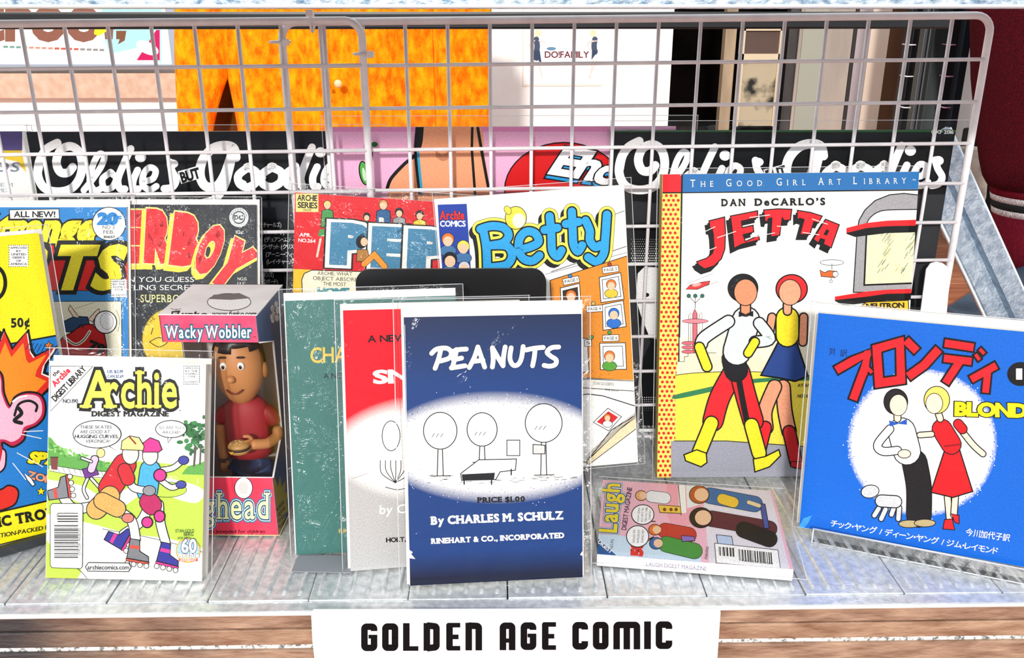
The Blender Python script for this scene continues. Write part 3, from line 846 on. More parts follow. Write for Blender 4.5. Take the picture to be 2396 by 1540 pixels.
def pouch(e, F, l, r, t, b, thick, front=.0012, nx=22, ny=30, amp=.0006, m=None, seed=0, name='plastic_sleeve'):
    """clear bag round a flat thing: wrinkled front film, smooth back film, welded edges"""
    rnd = random.Random(hash(round(F.o.x * 1e4)) + seed); ox, oy = rnd.uniform(0, 50), rnd.uniform(0, 50)
    bm = bmesh.new()
    X0, X1, Y0, Y1 = -l, F.w + r, -b, F.h + t
    G = []
    zback = -thick
    for j in range(ny + 1):
        row = []
        for i in range(nx + 1):
            x = X0 + (X1 - X0) * i / nx; y = Y0 + (Y1 - Y0) * j / ny
            dx = max(0, -x, x - F.w); dy = max(0, -y, y - F.h)
            ins = 1.0
            mx_ = l if x < 0 else r; my_ = b if y < 0 else t
            if dx > 0 and mx_ > 0: ins = min(ins, 1 - dx / mx_)
            if dy > 0 and my_ > 0 and y < 0: ins = min(ins, 1 - dy / my_)
            v = Vector((x * 26 + ox, y * 20 + oy, seed))
            rid = (1 - abs(noise.noise(v)) * 2.2) ** 3 * amp * 1.2 if abs(noise.noise(v)) < .45 else 0
            z = front + amp * .8 * (noise.noise(v * 2.3) + .6) + rid
            z = z * ins + (zback * .5) * (1 - ins)
            row.append(bm.verts.new((x, y, max(z, front * .8) if ins > .98 else z)))
        G.append(row)
    for A, B in zip(G, G[1:]):
        for i in range(nx): bm.faces.new((A[i], A[i + 1], B[i + 1], B[i]))
    o = obj(name, bm, m or FILM, e, True)
    bm = bmesh.new()
    vs = [bm.verts.new(p) for p in ((X0, Y0, zback * .5), (X1, Y0, zback * .5), (X1, Y1, zback - .0004), (X0, Y1, zback - .0004), (0, 0, zback - .0008), (F.w, 0, zback - .0008), (F.w, F.h, zback - .0008), (0, F.h, zback - .0008))]
    for f in ((0, 1, 5, 4), (1, 2, 6, 5), (2, 3, 7, 6), (3, 0, 4, 7), (4, 5, 6, 7)): bm.faces.new([vs[q] for q in f])
    obj('sleeve_back', bm, m or FILM, e, True)
    bm = bmesh.new()
    tube(bm, [(X0, Y0, zback * .5), (X0, Y1, zback * .5)], .00035, 5); tube(bm, [(X1, Y0, zback * .5), (X1, Y1, zback * .5)], .00035, 5); tube(bm, [(X0, Y0, zback * .5), (X1, Y0, zback * .5)], .00035, 5)
    tube(bm, [(G[ny][i].co if False else (X0 + (X1 - X0) * i / nx, Y1, front * .6)) for i in range(0, nx + 1, 2)], .0003, 5)
    obj('sleeve_seam', bm, SEAM, e, True)
    return o

FR = Flat(.0985, .2720, .0005, 0, .012, 0, .3175, .3035)
def cov_right(k):
    k.full('#0b0d10')
    k.R(1400, 295, 2300, 313, '#2f6b3c'); k.R(1400, 309, 2300, 346, '#16191d')
    oldies(k, 1440, -4, 1.03)
    k.T('GXF 2016', 2179, 313, 8.5, 52, '#ffffff', b=.02)
    k.R(2140, 455, 2260, 900, '#303236')
    # halftone portrait area: pale shapes and dots
    k.P([(1492, 640), (1510, 622), (1560, 630), (1560, 800), (1520, 790), (1500, 740), (1488, 700)], '#f5f5f4')
    k.P([(1478, 470), (1560, 478), (1560, 520), (1478, 522)], '#2d2f33')
    k.P([(1478, 795), (1500, 760), (1522, 800), (1500, 850), (1478, 870)], '#2d2f33')
    k.loop(4)
    for i_ in range(16):
        for j_ in range(12):
            k.E(1478 + i_ * 5 + (j_ % 2) * 2.5, 560 + j_ * 5.5, .7 + 1.6 * (j_ / 12), .7 + 1.6 * (j_ / 12), '#e8e8e8', 0, 6)
            if j_ < 7: k.E(1478 + i_ * 5, 930 + j_ * 5, 1.4 - j_ * .15, 1.4 - j_ * .15, '#d8d8d8', 0, 6)
    k.E(1512, 690, 7, 5, '#15161a'); k.R(1400, 1003, 2300, 1030, '#f2f2f0')
    k.T('LTB/BA/', 1494, 1001, 5, 40, '#c8c8c8')
record('record_sleeve', FR, 'black record sleeve with white brush script and a green top edge', cov_right, .0, .016, .009)

FK = Flat(-.1555, .2790, .0005, 0, .012, 0, .315, .3065)
def cov_pink(k):
    k.full('#f3b6d8')
    k.P([(770, 290), (1440, 290), (1440, 308), (770, 308)], '#e58fc0')
    k.P(k.spline([(905, 470), (912, 430), (940, 395), (970, 370), (985, 335), (990, 290), (1115, 290), (1135, 370), (1150, 470)], 5), '#f3a77c')
    k.S([(905, 445), (915, 418), (945, 385), (972, 362), (984, 335), (988, 290)], 8, '#0a0a0a', sm=True)
    k.S([(978, 300), (975, 360), (984, 450)], 12, '#0a0a0a', sm=True); k.S([(978, 352), (980, 380), (987, 450)], 6, '#2c9fc4', sm=True)
    k.S([(1105, 300), (1104, 350), (1112, 460)], 6, '#0a0a0a'); k.S([(1118, 300), (1130, 370), (1143, 440)], 7, '#0a0a0a', sm=True)
    for i_ in range(14): k.S([(1020 + i_ * 2.4, 352 + 9 * sin(i_ / 4)), (1021 + i_ * 2.4, 368 + 9 * sin(i_ / 4.3))], 1, '#5a2a18')
    for (x, y, rx, ry) in ((862, 350, 7, 22), (852, 405, 9, 26)): k.EO(x, y, rx, ry, '#4fae45', ow=3, rot=10)
    k.E(852, 408, 4, 16, '#c8eec0', 10); k.E(876, 338, 8, 6, '#2a6a3a')
    k.EO(1320, 445, 138, 110, '#d81418', ow=3)
    for dx, dy, c_, o_ in ((-4, 9, '#2d9fe0', '#0a0a0a'), (0, 0, '#ffffff', '#0a0a0a')):
        k.T('Eh', 1288 + dx, 404 + dy, 62, 96, c_, sh=.45, b=.05, o=o_, ow=.035, rot=-9); k.T('c', 1388 + dx, 424 + dy, 58, 34, c_, sh=.4, b=.05, o=o_, ow=.035, rot=-9)
    for i_ in range(4): k.P([(1235 + i_ * 30, 458 - i_), (1258 + i_ * 30, 452 - i_), (1252 + i_ * 30, 480), (1230 + i_ * 30, 482)], ['#2d9fe0', '#ffffff'][i_ % 2])
record('record_sleeve', FK, 'pink record sleeve with a big red disc and flesh-coloured shape with black outlines', cov_pink, .010, .020, .010)

FLb = Flat(-.4365, .2860, .0005, 0, .012, 0, .3175, .3020)
def cov_left(k):
    k.full('#0d1015')
    k.R(40, 300, 900, 345, '#1b1f26')
    oldies(k, 80, 0, 1.0)
    k.R(420, 468, 900, 512, '#2b2e34'); k.R(420, 512, 900, 760, '#1b1e23')
    rows = ['チャールズ)', 'ックス・コンボ)', '(デュアン・エディ', 'ク・ザット (クリス', '(アーニー・フィー', '(レイ・チャールズ', 'キンズ)', 'ロボード)', 'ャールズ)']
    for r_, (t_, y, x, w_) in enumerate(zip(rows, (531, 548, 565, 582, 600, 617, 648, 664, 680), (616, 613, 619, 614, 622, 624, 616, 616, 616), (42, 52, 72, 74, 72, 74, 24, 34, 36))):
        k.T(t_, x, y, 9, w_, '#f4f4f4', b=.01)
record('record_sleeve', FLb, 'black record sleeve with white brush script left of the pink one', cov_left, .0, .012, .006)

FV = Flat(-.62, .2890, .0005, 0, .012, 0, .1845, .302)
def cov_violet(k):
    k.full('#f3f3f0'); k.R(-400, 300, 52, 352, '#5a4f86')
    k.P([(-200, 352), (50, 352), (62, 405), (40, 378), (10, 372), (-200, 352)], '#e8c93a')
    k.T('ros', -40, 402, 34, 84, '#7c8698', sh=.2, b=-.0); k.T('ITEM', -20, 437, 9, 50, '#9aa3ad'); k.T('MIX', -8, 450, 9, 34, '#9aa3ad')
record('record_sleeve', FV, 'white, yellow and purple record sleeve at the far left end behind the mesh', cov_violet, .0, .002, .006)

# ---------------------------------------------------------------- the comics on the shelf
def comic(name, prm, z0, lab, cat, group, cover, thick=.003, board=.0012, bt=.006, bl=.002, brr=.002, sl=(.006, .006, .012, .003), block='#ece7da', spine=None, sleeve=True, amp=.0007, front=.0012, nx=22, ny=30, film=None):
    bx, by, yw, ln, rl, w_, h_ = prm
    F = Flat(bx, by, z0, yw, ln, rl, w_, h_)
    e = empty(name, F.o, F.rot); tag(e, lab, cat, group)
    pm = M['pages'] if block == '#ece7da' else mat('pages' + block, block, .8)
    boxo('pages', .0006, .0006, -thick + .0003, w_ - .0006, h_ - .0006, -.0003, pm, e)
    boxo('back_cover', 0, 0, -thick, w_, h_, -thick + .0003, M['board'], e)
    bm = bmesh.new(); box(bm, 0, 0, -.0003, w_, h_, -.00001); o = obj('front_cover', bm, mat('cover_stock_' + name, '#f7f5f0', .5), e)
    if spine: boxo('spine', -.0004, 0, -thick, 0.0002, h_, -.00001, mat('spine' + spine, spine, .5), e)
    k = Ink(F, 1.5e-5); cover(k); k.build('cover_print', e)
    tb = thick
    if board:
        boxo('backing_board', -bl, -.001, -thick - board, w_ + brr, h_ + bt, -thick - .0001, M['board'], e); tb += board
    if sleeve: pouch(e, F, sl[0], sl[1], sl[2], sl[3], tb + .0006, max(front * .5, k.mx * k.STEP + .0005), nx, ny, amp, seed=len(name), m=film)
    return e

def codestamp(k, x0, y0, x1, y1, lines, rot=0):
    k.P([(x0, y0), (x1, y0), (x1, y1), (x0, y1)], '#fdfdfa')
    n = 9; k.loop(2)
    for i in range(n):
        for (xa, ya) in ((x0 + (x1 - x0) * i / n, y0), (x0 + (x1 - x0) * i / n, y1), (x0, y0 + (y1 - y0) * i / n), (x1, y0 + (y1 - y0) * i / n)):
            k.E(xa, ya, 1.3, 1.3, '#3b4a55', 0, 6)
    k.end(); h = (y1 - y0) / (len(lines) + .6)
    for i, t_ in enumerate(lines):
        if t_: k.T(t_, (x0 + x1) / 2, y0 + h * (i + 1.1), h * .62, min((x1 - x0) * .86, len(t_) * h * .75), '#1b1f24', b=.02, cen=True)

def bubble(k, cx, cy, rx, ry, tail=None, c='#ffffff', ow=2):
    if tail: k.PO([(cx + (tail[0] - cx) * .2 - 6, cy + ry * .8), tail, (cx + (tail[0] - cx) * .2 + 8, cy + ry * .7)], c, ow=ow)
    k.EO(cx, cy, rx, ry, c, ow=ow)
    if tail: k.P([(cx + (tail[0] - cx) * .2 - 5, cy + ry * .7), (cx + (tail[0] - cx) * .55, cy + (tail[1] - cy) * .62), (cx + (tail[0] - cx) * .2 + 7, cy + ry * .6)], c)

def bust(k, x, y, r, skin='#f3c9a6', hair='#c0502a', top='#4477aa', ow=1.2):
    """plain faceless head and shoulders"""
    k.EO(x, y + r * 1.7, r * 1.35, r * .9, top, ow=ow)
    k.EO(x, y - r * .22, r * .98, r * 1.0, hair, ow=ow); k.E(x, y + r * .12, r * .78, r * .84, skin)

# --- navy paperback in front
def cov_navy(k):
    k.full('#123a78')
    k.grad(735, 900, '#17264a', '#123a78'); k.grad(1285, 1345, '#123a78', '#0b1430'); k.grad(1345, 1390, '#0b1430', '#0b1430')  # dark reflections at top and bottom painted into the cover colour
    k.E(1160, 1047, 236, 88, '#fbfaf6'); k.ring(1160, 1047, 236, 88, 275, 133, '#fbfaf6', '#123a78')
    rnd = random.Random(2)
    k.loop(10)
    for i in range(420):
        t = rnd.random() * 2 * pi; q = rnd.gauss(0.6, .3)
        k.E(1160 + (236 + 40 * q) * cos(t), 1047 + (88 + 46 * q) * sin(t), 1.0, 1.0, '#123a78' if rnd.random() < .5 else '#f4f4f0', 0, 5)
    k.end()
    for pts in ([(1031, 820), (1026, 840), (1018, 862)], [(1010, 827), (1022, 817), (1045, 815), (1056, 825), (1051, 838), (1030, 845)],
                [(1068, 818), (1064, 840), (1058, 861)], [(1060, 822), (1075, 818), (1091, 817)], [(1061, 842), (1080, 838)], [(1056, 861), (1088, 856)],
                [(1118, 812), (1110, 836), (1098, 860)], [(1118, 812), (1127, 838), (1134, 859)], [(1106, 846), (1130, 843)],
                [(1152, 859), (1154, 840), (1152, 814)], [(1152, 814), (1166, 838), (1177, 856)], [(1177, 856), (1178, 836), (1182, 812)],
                [(1196, 814), (1193, 838), (1200, 854), (1212, 853), (1220, 838), (1224, 811)],
                [(1231, 819), (1250, 815), (1271, 813)], [(1252, 816), (1250, 836), (1246, 856)],
                [(1307, 812), (1290, 814), (1280, 824), (1288, 833), (1301, 842), (1299, 853), (1286, 857), (1273, 855)]):
        k.S(pts, 13.5, '#0c1c3a', sm=True)
        k.lv -= 0
    for pts in ([(1031, 820), (1026, 840), (1018, 862)], [(1010, 827), (1022, 817), (1045, 815), (1056, 825), (1051, 838), (1030, 845)],
                [(1068, 818), (1064, 840), (1058, 861)], [(1060, 822), (1075, 818), (1091, 817)], [(1061, 842), (1080, 838)], [(1056, 861), (1088, 856)],
                [(1118, 812), (1110, 836), (1098, 860)], [(1118, 812), (1127, 838), (1134, 859)], [(1106, 846), (1130, 843)],
                [(1152, 859), (1154, 840), (1152, 814)], [(1152, 814), (1166, 838), (1177, 856)], [(1177, 856), (1178, 836), (1182, 812)],
                [(1196, 814), (1193, 838), (1200, 854), (1212, 853), (1220, 838), (1224, 811)],
                [(1231, 819), (1250, 815), (1271, 813)], [(1252, 816), (1250, 836), (1246, 856)],
                [(1307, 812), (1290, 814), (1280, 824), (1288, 833), (1301, 842), (1299, 853), (1286, 857), (1273, 855)]):
        k.S(pts, 11, '#fbfbf8', sm=True)
    # plain line drawing standing in for the cover picture: trees, bench table, box
    B = '#15161a'
    def tree(x, y, rx, ry, by):
        k.S([(x - 5, y + ry - 6), (x - 7, by)], 2.2, B); k.S([(x + 5, y + ry - 6), (x + 7, by)], 2.2, B)
        k.EO(x, y, rx, ry, '#fbfaf6', o=B, ow=2.2)
        for q in range(3): k.S([(x - rx * .5 + q * 10, y + ry * .35), (x - rx * .35 + q * 10, y + ry * .15)], 1.4, B)
        k.S([(x - 22, by), (x + 24, by - 1)], 2, B)
    tree(1030, 1008, 38, 42, 1114); tree(1128, 1005, 34, 38, 1082); tree(1272, 990, 42, 44, 1112)
    k.PO([(1078, 1108), (1120, 1076), (1208, 1074), (1206, 1100), (1170, 1104), (1160, 1122), (1080, 1124)], '#fbfaf6', o=B, ow=2.2)
    k.P([(1080, 1110), (1158, 1106), (1156, 1121), (1082, 1123)], B)
    for x in (1086, 1150, 1196): k.S([(x, 1122 if x < 1190 else 1098), (x, 1133 if x < 1190 else 1111)], 3, B)
    k.PO([(1186, 1030), (1216, 1030), (1216, 1066), (1186, 1066)], '#fbfaf6', o=B, ow=2)
    k.PO([(1247, 1040), (1275, 1042), (1275, 1062), (1247, 1062)], '#cfcfcb', o=B, ow=2)
    k.loop(10)
    for i in range(40):
        x = rnd.uniform(1000, 1340); y = 1118 + rnd.uniform(-8, 14) * (1 if x < 1200 else .5); k.S([(x, y), (x + rnd.uniform(5, 16), y - 1)], .9, B)
    k.end()
    k.T('PRICE $1.00', 1118, 1176, 11.5, 111, B, rot=1.5, b=.045, ser=True)
    k.T('By CHARLES M. SCHULZ', 1010, 1227, 17.5, 309, '#f7f6f0', rot=2.4, b=.05, ser=True)
    k.T('RINEHART & CO., INCORPORATED', 1010, 1272, 11.5, 311, '#f7f6f0', rot=2.6, b=.05, ser=True)
    k.P([(954, 1284), (966, 1292), (962, 1296), (972, 1308), (958, 1306), (952, 1300)], '#f4f2ea'); k.P([(1362, 1290), (1357, 1298), (1366, 1302)], '#f4f2ea')
    k.S([(947, 760), (959, 1370)], 1.2, '#d9dbe0')
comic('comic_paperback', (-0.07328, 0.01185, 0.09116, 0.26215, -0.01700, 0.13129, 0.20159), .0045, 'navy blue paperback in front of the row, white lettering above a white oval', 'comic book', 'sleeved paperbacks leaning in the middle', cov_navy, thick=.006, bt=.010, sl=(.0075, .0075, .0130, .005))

# --- red and grey paperback
def cov_red(k):
    k.full('#b9b8b7'); k.P([(780, 700), (1260, 680), (1260, 1050), (780, 1050)], '#ee1528')
    k.E(1030, 1052, 215, 92, '#fbfaf7'); k.ring(1030, 1052, 215, 92, 262, 132, '#fbfaf7', lambda y: '#ee1528' if y < 1050 else '#b9b8b7')
    k.T('A NEW PEANUTS BOOK', 861, 801, 15, 305, '#1a1216', rot=2, b=.03)
    k.T('SNOOPY', 876, 897, 29, 300, '#fbfbf8', rot=2, b=.045)
    # plain tuft standing in for the drawing
    for i in range(7): k.S([(925, 1130), (893 + i * 11, 1108 - 5 * (i % 3)), (890 + i * 12, 1078)], 1.8, '#1b1b1d', sm=True)
    k.S([(902, 1140), (930, 1146), (960, 1140)], 1.6, '#1b1b1d', sm=True)
    k.EO(915, 1020, 20, 34, '#fbfaf7', ow=1.8)
    k.T('by Charles M. Schulz', 888, 1203, 20, 262, '#fbfbf8', rot=2.5, b=.01, sh=.1)
    k.T('HOLT, RINEHART AND WINSTON', 904, 1269, 10, 250, '#1a1216', rot=2.6, b=.04)
    k.S([(824, 1120), (860, 1108)], 1, '#8d8b88')
comic('comic_paperback', (-0.12052, 0.03330, 0.17114, 0.18072, -0.03612, 0.13300, 0.20304), .003, 'red and pale grey paperback behind the navy one, white oval on its cover', 'comic book', 'sleeved paperbacks leaning in the middle', cov_red, thick=.005, bt=.004, brr=.000, sl=(.006, .007, .008, .003))

# --- green paperback
def cov_green(k):
    k.full('#37716a')
    k.T('CHARLIE BROWN', 727, 849, 35, 330, '#e3bd4c', rot=1, b=.015)
    k.T('A NEW PEANUTS BOOK', 757, 886, 12, 200, '#16302e', rot=1, b=.03)
    k.T('by Charles M. Schulz', 801, 1220, 11, 160, '#e8efe9', rot=1)
    k.T('RINEHART & CO.', 793, 1247, 8.5, 130, '#e3bd4c', rot=1, b=.01)
    k.S([(667, 714), (691, 1300)], 2, '#5f928b')
    rnd = random.Random(5)
    k.loop(10)
    for i in range(26):
        x = rnd.uniform(700, 790); y = rnd.uniform(740, 1290); k.S([(x, y), (x + rnd.uniform(-14, 14), y + rnd.uniform(8, 30))], .8, '#5b8d86')
    k.end()
comic('comic_paperback', (-0.16685, 0.05600, 0.04575, 0.29280, 0.01157, 0.13300, 0.20149), .003, 'dark green paperback with gold lettering, left of the red and grey one', 'comic book', 'sleeved paperbacks leaning in the middle', cov_green, thick=.006, bt=.006, brr=.0, sl=(.005, .006, .009, .004), amp=.0016, front=.002, nx=34, ny=44, film=FILMW)

# --- white digest at the left
def cov_digest(k):
    k.full('#fbfbf7')
    G1, G2, G3 = '#b7da4a', '#5fa24a', '#2f6e3c'
    k.P([(100, 1090), (300, 1078), (485, 1092), (485, 1365), (100, 1365)], G1)
    k.P(k.spline([(100, 1022), (118, 1024), (132, 1040), (150, 1050), (168, 1068), (185, 1062), (205, 1078), (225, 1074), (262, 1092), (262, 1112), (100, 1096)], 4), G2)
    k.P(k.spline([(425, 1110), (440, 1092), (462, 1086), (485, 1080), (485, 1112)], 3), G2)
    rnd = random.Random(4)
    k.loop(10)
    for i in range(60):
        t = rnd.random(); k.E(104 + t * 150 + rnd.uniform(-6, 6), 1034 + t * 46 + rnd.uniform(0, 16), rnd.uniform(2.5, 6), rnd.uniform(2, 4.5), rnd.choice(['#6fb457', '#4c9043', '#8cc46a']), 0, 9)
    k.end()
    k.P([(116, 1088), (190, 1100), (260, 1106), (260, 1122), (190, 1116), (116, 1102)], '#f2efe2'); k.S([(116, 1088), (190, 1100), (300, 1106)], 1.4, '#222'); k.S([(116, 1102), (190, 1116), (300, 1120)], 1.2, '#222')
    for i in range(12): k.S([(120 + i * 13, 1089 + i * 1.6), (126 + i * 13, 1103 + i * 1.5)], 1, '#444')
    k.P([(118, 1070), (136, 1070), (134, 1100), (120, 1098)], '#7a3b3b'); k.S([(118, 1070), (136, 1070)], 2, '#222')
    # tree at right
    k.loop(10)
    for i in range(90):
        k.E(rnd.gauss(456, 13), rnd.gauss(1020, 18), rnd.uniform(3, 8), rnd.uniform(3, 6), rnd.choice([G3, '#3d8048', '#28603a']), 0, 9)
    k.end()
    k.S([(458, 1045), (454, 1090)], 5, '#5a5048'); k.S([(470, 1045), (468, 1086)], 4, '#5a5048')
    # paths
    k.P(k.spline([(100, 1120), (190, 1136), (250, 1160), (360, 1120), (440, 1130), (478, 1150), (462, 1176), (420, 1170), (370, 1150), (330, 1158), (250, 1195), (100, 1140)], 5), '#fbfaf2')
    k.EO(392, 1146, 44, 17, G1, ow=1.4)
    k.P(k.spline([(100, 1200), (200, 1222), (300, 1248), (400, 1262), (485, 1292), (485, 1368), (205, 1368), (190, 1330), (140, 1300), (100, 1250)], 4), '#f7f4ea')
    k.S([(240, 1238), (340, 1256), (430, 1278), (480, 1294)], 1.5, '#222', sm=True); k.S([(118, 1300), (180, 1330), (206, 1356)], 1.5, '#222', sm=True)
    # two plain faceless skaters: round-ended limbs and helmets, no features
    def limb(pts, w_, c): k.SO(pts, w_, c, '#15151a', 4.6, sm=len(pts) > 2)
    def boot(x, y, c, c2, a=0):
        ca, sa = cos(radians(a)), sin(radians(a)); Q = lambda u, v: (x + u * ca + v * sa, y - u * sa + v * ca)
        k.PO([Q(-14, -38), Q(8, -38), Q(12, -12), Q(34, -2), Q(36, 10), Q(-16, 8)], c, ow=2.2); k.P([Q(-12, -24), Q(10, -24), Q(11, -16), Q(-13, -16)], c2); k.PO([Q(-18, 9), Q(38, 11), Q(36, 17), Q(-16, 15)], c2, ow=1.4)
        for q in range(4):
            X, Y = Q(-13 + q * 15, 20); k.EO(X, Y, 5, 5, '#e9e6da', ow=1.6)
    # far figure
    limb([(205, 1120), (196, 1145), (204, 1165)], 5, '#fdfcf8'); limb([(214, 1120), (232, 1140)], 5, '#fdfcf8')
    k.PO([(192, 1098), (222, 1090), (232, 1110), (200, 1120)], '#6a2f8a', ow=1.5); limb([(222, 1075), (214, 1098)], 16, '#e7b8d8'); limb([(214, 1080), (192, 1072)], 4, '#fdfcf8'); k.EO(236, 1060, 9, 10, '#f6e58a', ow=1.4)
    # front figures
    limb([(240, 1180), (175, 1190), (150, 1165)], 21, '#fdfcf8'); boot(150, 1150, '#7d7f86', '#c84a3c', 100)
    limb([(350, 1180), (330, 1220), (290, 1250)], 20, '#fdfcf8'); boot(284, 1268, '#2d2f8f', '#e2328a', 62)
    limb([(372, 1180), (376, 1225), (388, 1270)], 19, '#fdfcf8'); boot(384, 1308, '#2d2f8f', '#e2328a', -12)
    limb([(262, 1190), (306, 1215), (318, 1262)], 20, '#fdfcf8'); boot(314, 1300, '#75777c', '#c84a3c', -8)
    limb([(352, 1100), (345, 1150)], 46, '#45a7df'); limb([(350, 1175), (356, 1182)], 44, '#b3205c')
    limb([(380, 1100), (405, 1095), (425, 1080)], 11, '#fdfcf8'); k.EO(430, 1077, 11, 9, '#3b3f9a', ow=2); limb([(372, 1120), (400, 1140), (418, 1136)], 11, '#fdfcf8'); k.EO(424, 1134, 11, 8, '#3b3f9a', ow=2)
    k.EO(375, 1112, 13, 13, '#e2328a', ow=3)
    limb([(292, 1088), (258, 1142)], 52, '#c51f2b'); limb([(258, 1160), (226, 1192)], 44, '#d9a458'); limb([(240, 1172), (275, 1190)], 38, '#d9a458')
    limb([(300, 1110), (312, 1140), (345, 1148)], 15, '#fdfcf8'); k.EO(350, 1148, 14, 11, '#8b8d92', ow=2); limb([(292, 1100), (300, 1120)], 30, '#c51f2b')
    k.EO(352, 1066, 17, 21, '#f9e3cf', ow=2); k.PO([(334, 1058), (336, 1036), (352, 1024), (372, 1032), (380, 1052), (372, 1058)], '#e2328a', ow=2)
    k.EO(306, 1062, 18, 23, '#f9e3cf', ow=2); k.PO([(284, 1052), (286, 1032), (304, 1020), (326, 1024), (338, 1044), (336, 1054)], '#f2e389', ow=2); k.S([(304, 1022), (318, 1038)], 4, '#8f2a22')
    k.EO(300, 1212, 13, 10, '#c8766a', ow=2); k.EO(345, 1222, 11, 11, '#e2328a', ow=3); k.EO(374, 1208, 11, 12, '#e2328a', ow=3)
    # banner in the corner
    k.PO([(119, 857), (218, 857), (119, 962)], '#fbfbf7', ow=1.6)
    k.T('the', 128, 882, 9, 18, '#111', rot=42, b=.03); k.T('Archie', 130, 905, 13, 52, '#e2263a', rot=45, b=.04, ser=True, o='#111', ow=.02); k.T('DIGEST LIBRARY', 131, 940, 14, 104, '#111', rot=46, b=.04)
    k.T('NO.190', 148, 943, 9, 35, '#1f2a44', b=.01)
    k.T('US $2.19', 252, 873, 7, 36, '#2a5a8c', b=.01); k.T('CAN $2.69', 252, 884, 7, 37, '#2a5a8c', b=.01)
    for o_, c_, b_ in (('#101010', '#101010', .085), (None, '#fbef56', .02)):
        k.T('A', 196, 953, 84, 78, c_, b=b_, ser=True); k.T('rchie', 250, 953, 84, 168, c_, b=b_, ser=True, gap=.06)
    k.T('DIGEST MAGAZINE', 216, 974, 11.5, 180, '#101010', b=.045, ser=True); k.T('o', 419, 962, 5, 5, '#111')
    codestamp(k, 431, 857, 467, 899, ['APPROVED', 'BY THE', 'COMICS', 'CODE', '', 'AUTHORITY'])
    bubble(k, 228, 1016, 55, 31, (273, 1054)); bubble(k, 401, 1004, 35, 19, (394, 1036))
    for t_, x, y, w_ in (('THESE SKATES', 188, 1003, 74), ('ARE GOOD AT', 188, 1014, 70), ('HUGGING CURVES,', 176, 1025, 102), ('VERONICA!', 201, 1036, 57)): k.T(t_, x, y, 7.6, w_, '#15161c', b=.012 if 'HUG' not in t_ else .03, sh=.12)
    k.T('SO ARE YOU,', 373, 1004, 7, 60, '#15161c', sh=.1); k.T('ARCHIE!', 380, 1015, 7, 42, '#15161c', sh=.1)
    k.PO([(124, 1178), (191, 1178), (195, 1183), (194, 1325), (190, 1330), (123, 1328), (119, 1322), (119, 1184)], '#fdfdfb', ow=1.6)
    k.barcode(136, 1198, 184, 1222, False, 7); k.barcode(128, 1226, 184, 1306, False, 26, seed=8); k.T('09128 46850', 190, 1298, 7, 62, '#333', rot=90); k.T('90>', 132, 1200, 6, 16, '#333', rot=-90)
    k.PO([(208, 1316), (302, 1317), (308, 1327), (302, 1337), (207, 1336), (201, 1326)], '#fbfbf7', ow=2); k.T('archiecomics.com', 206, 1332, 10, 97, '#15161c', b=.03)
    k.EO(441, 1288, 26, 26, '#9fc4e4', '#caa640', 3); k.P([(416, 1296), (466, 1296), (456, 1310), (441, 1315), (426, 1310)], '#f3df9a')
    k.T('60', 426, 1292, 30, 34, '#f7f7f5', b=.03, o='#20304a', ow=.04); k.T('Archie', 417, 1304, 11, 50, '#ffffff', b=.04, ser=True, o='#26416a', ow=.05); k.R(419, 1307, 463, 1313, '#d9483a'); k.T('ANNIVERSARY', 422, 1312, 4, 38, '#fff', b=.02)
    k.T('STAN GOLD', 411, 1246, 8, 44, '#222'); k.T('BERG', 431, 1254, 8, 22, '#222'); k.T('BOB SMITH', 417, 1261, 5, 30, '#222')
comic('comic_digest', (-0.35134, 0.02939, -0.02274, 0.34204, -0.02029, 0.11896, 0.16528), .003, 'small white digest with big yellow letters and a green park picture', 'comic book', 'comic digests', cov_digest, thick=.0095, board=.001, bt=.004, sl=(.003, .0055, .010, .003), brr=.001)

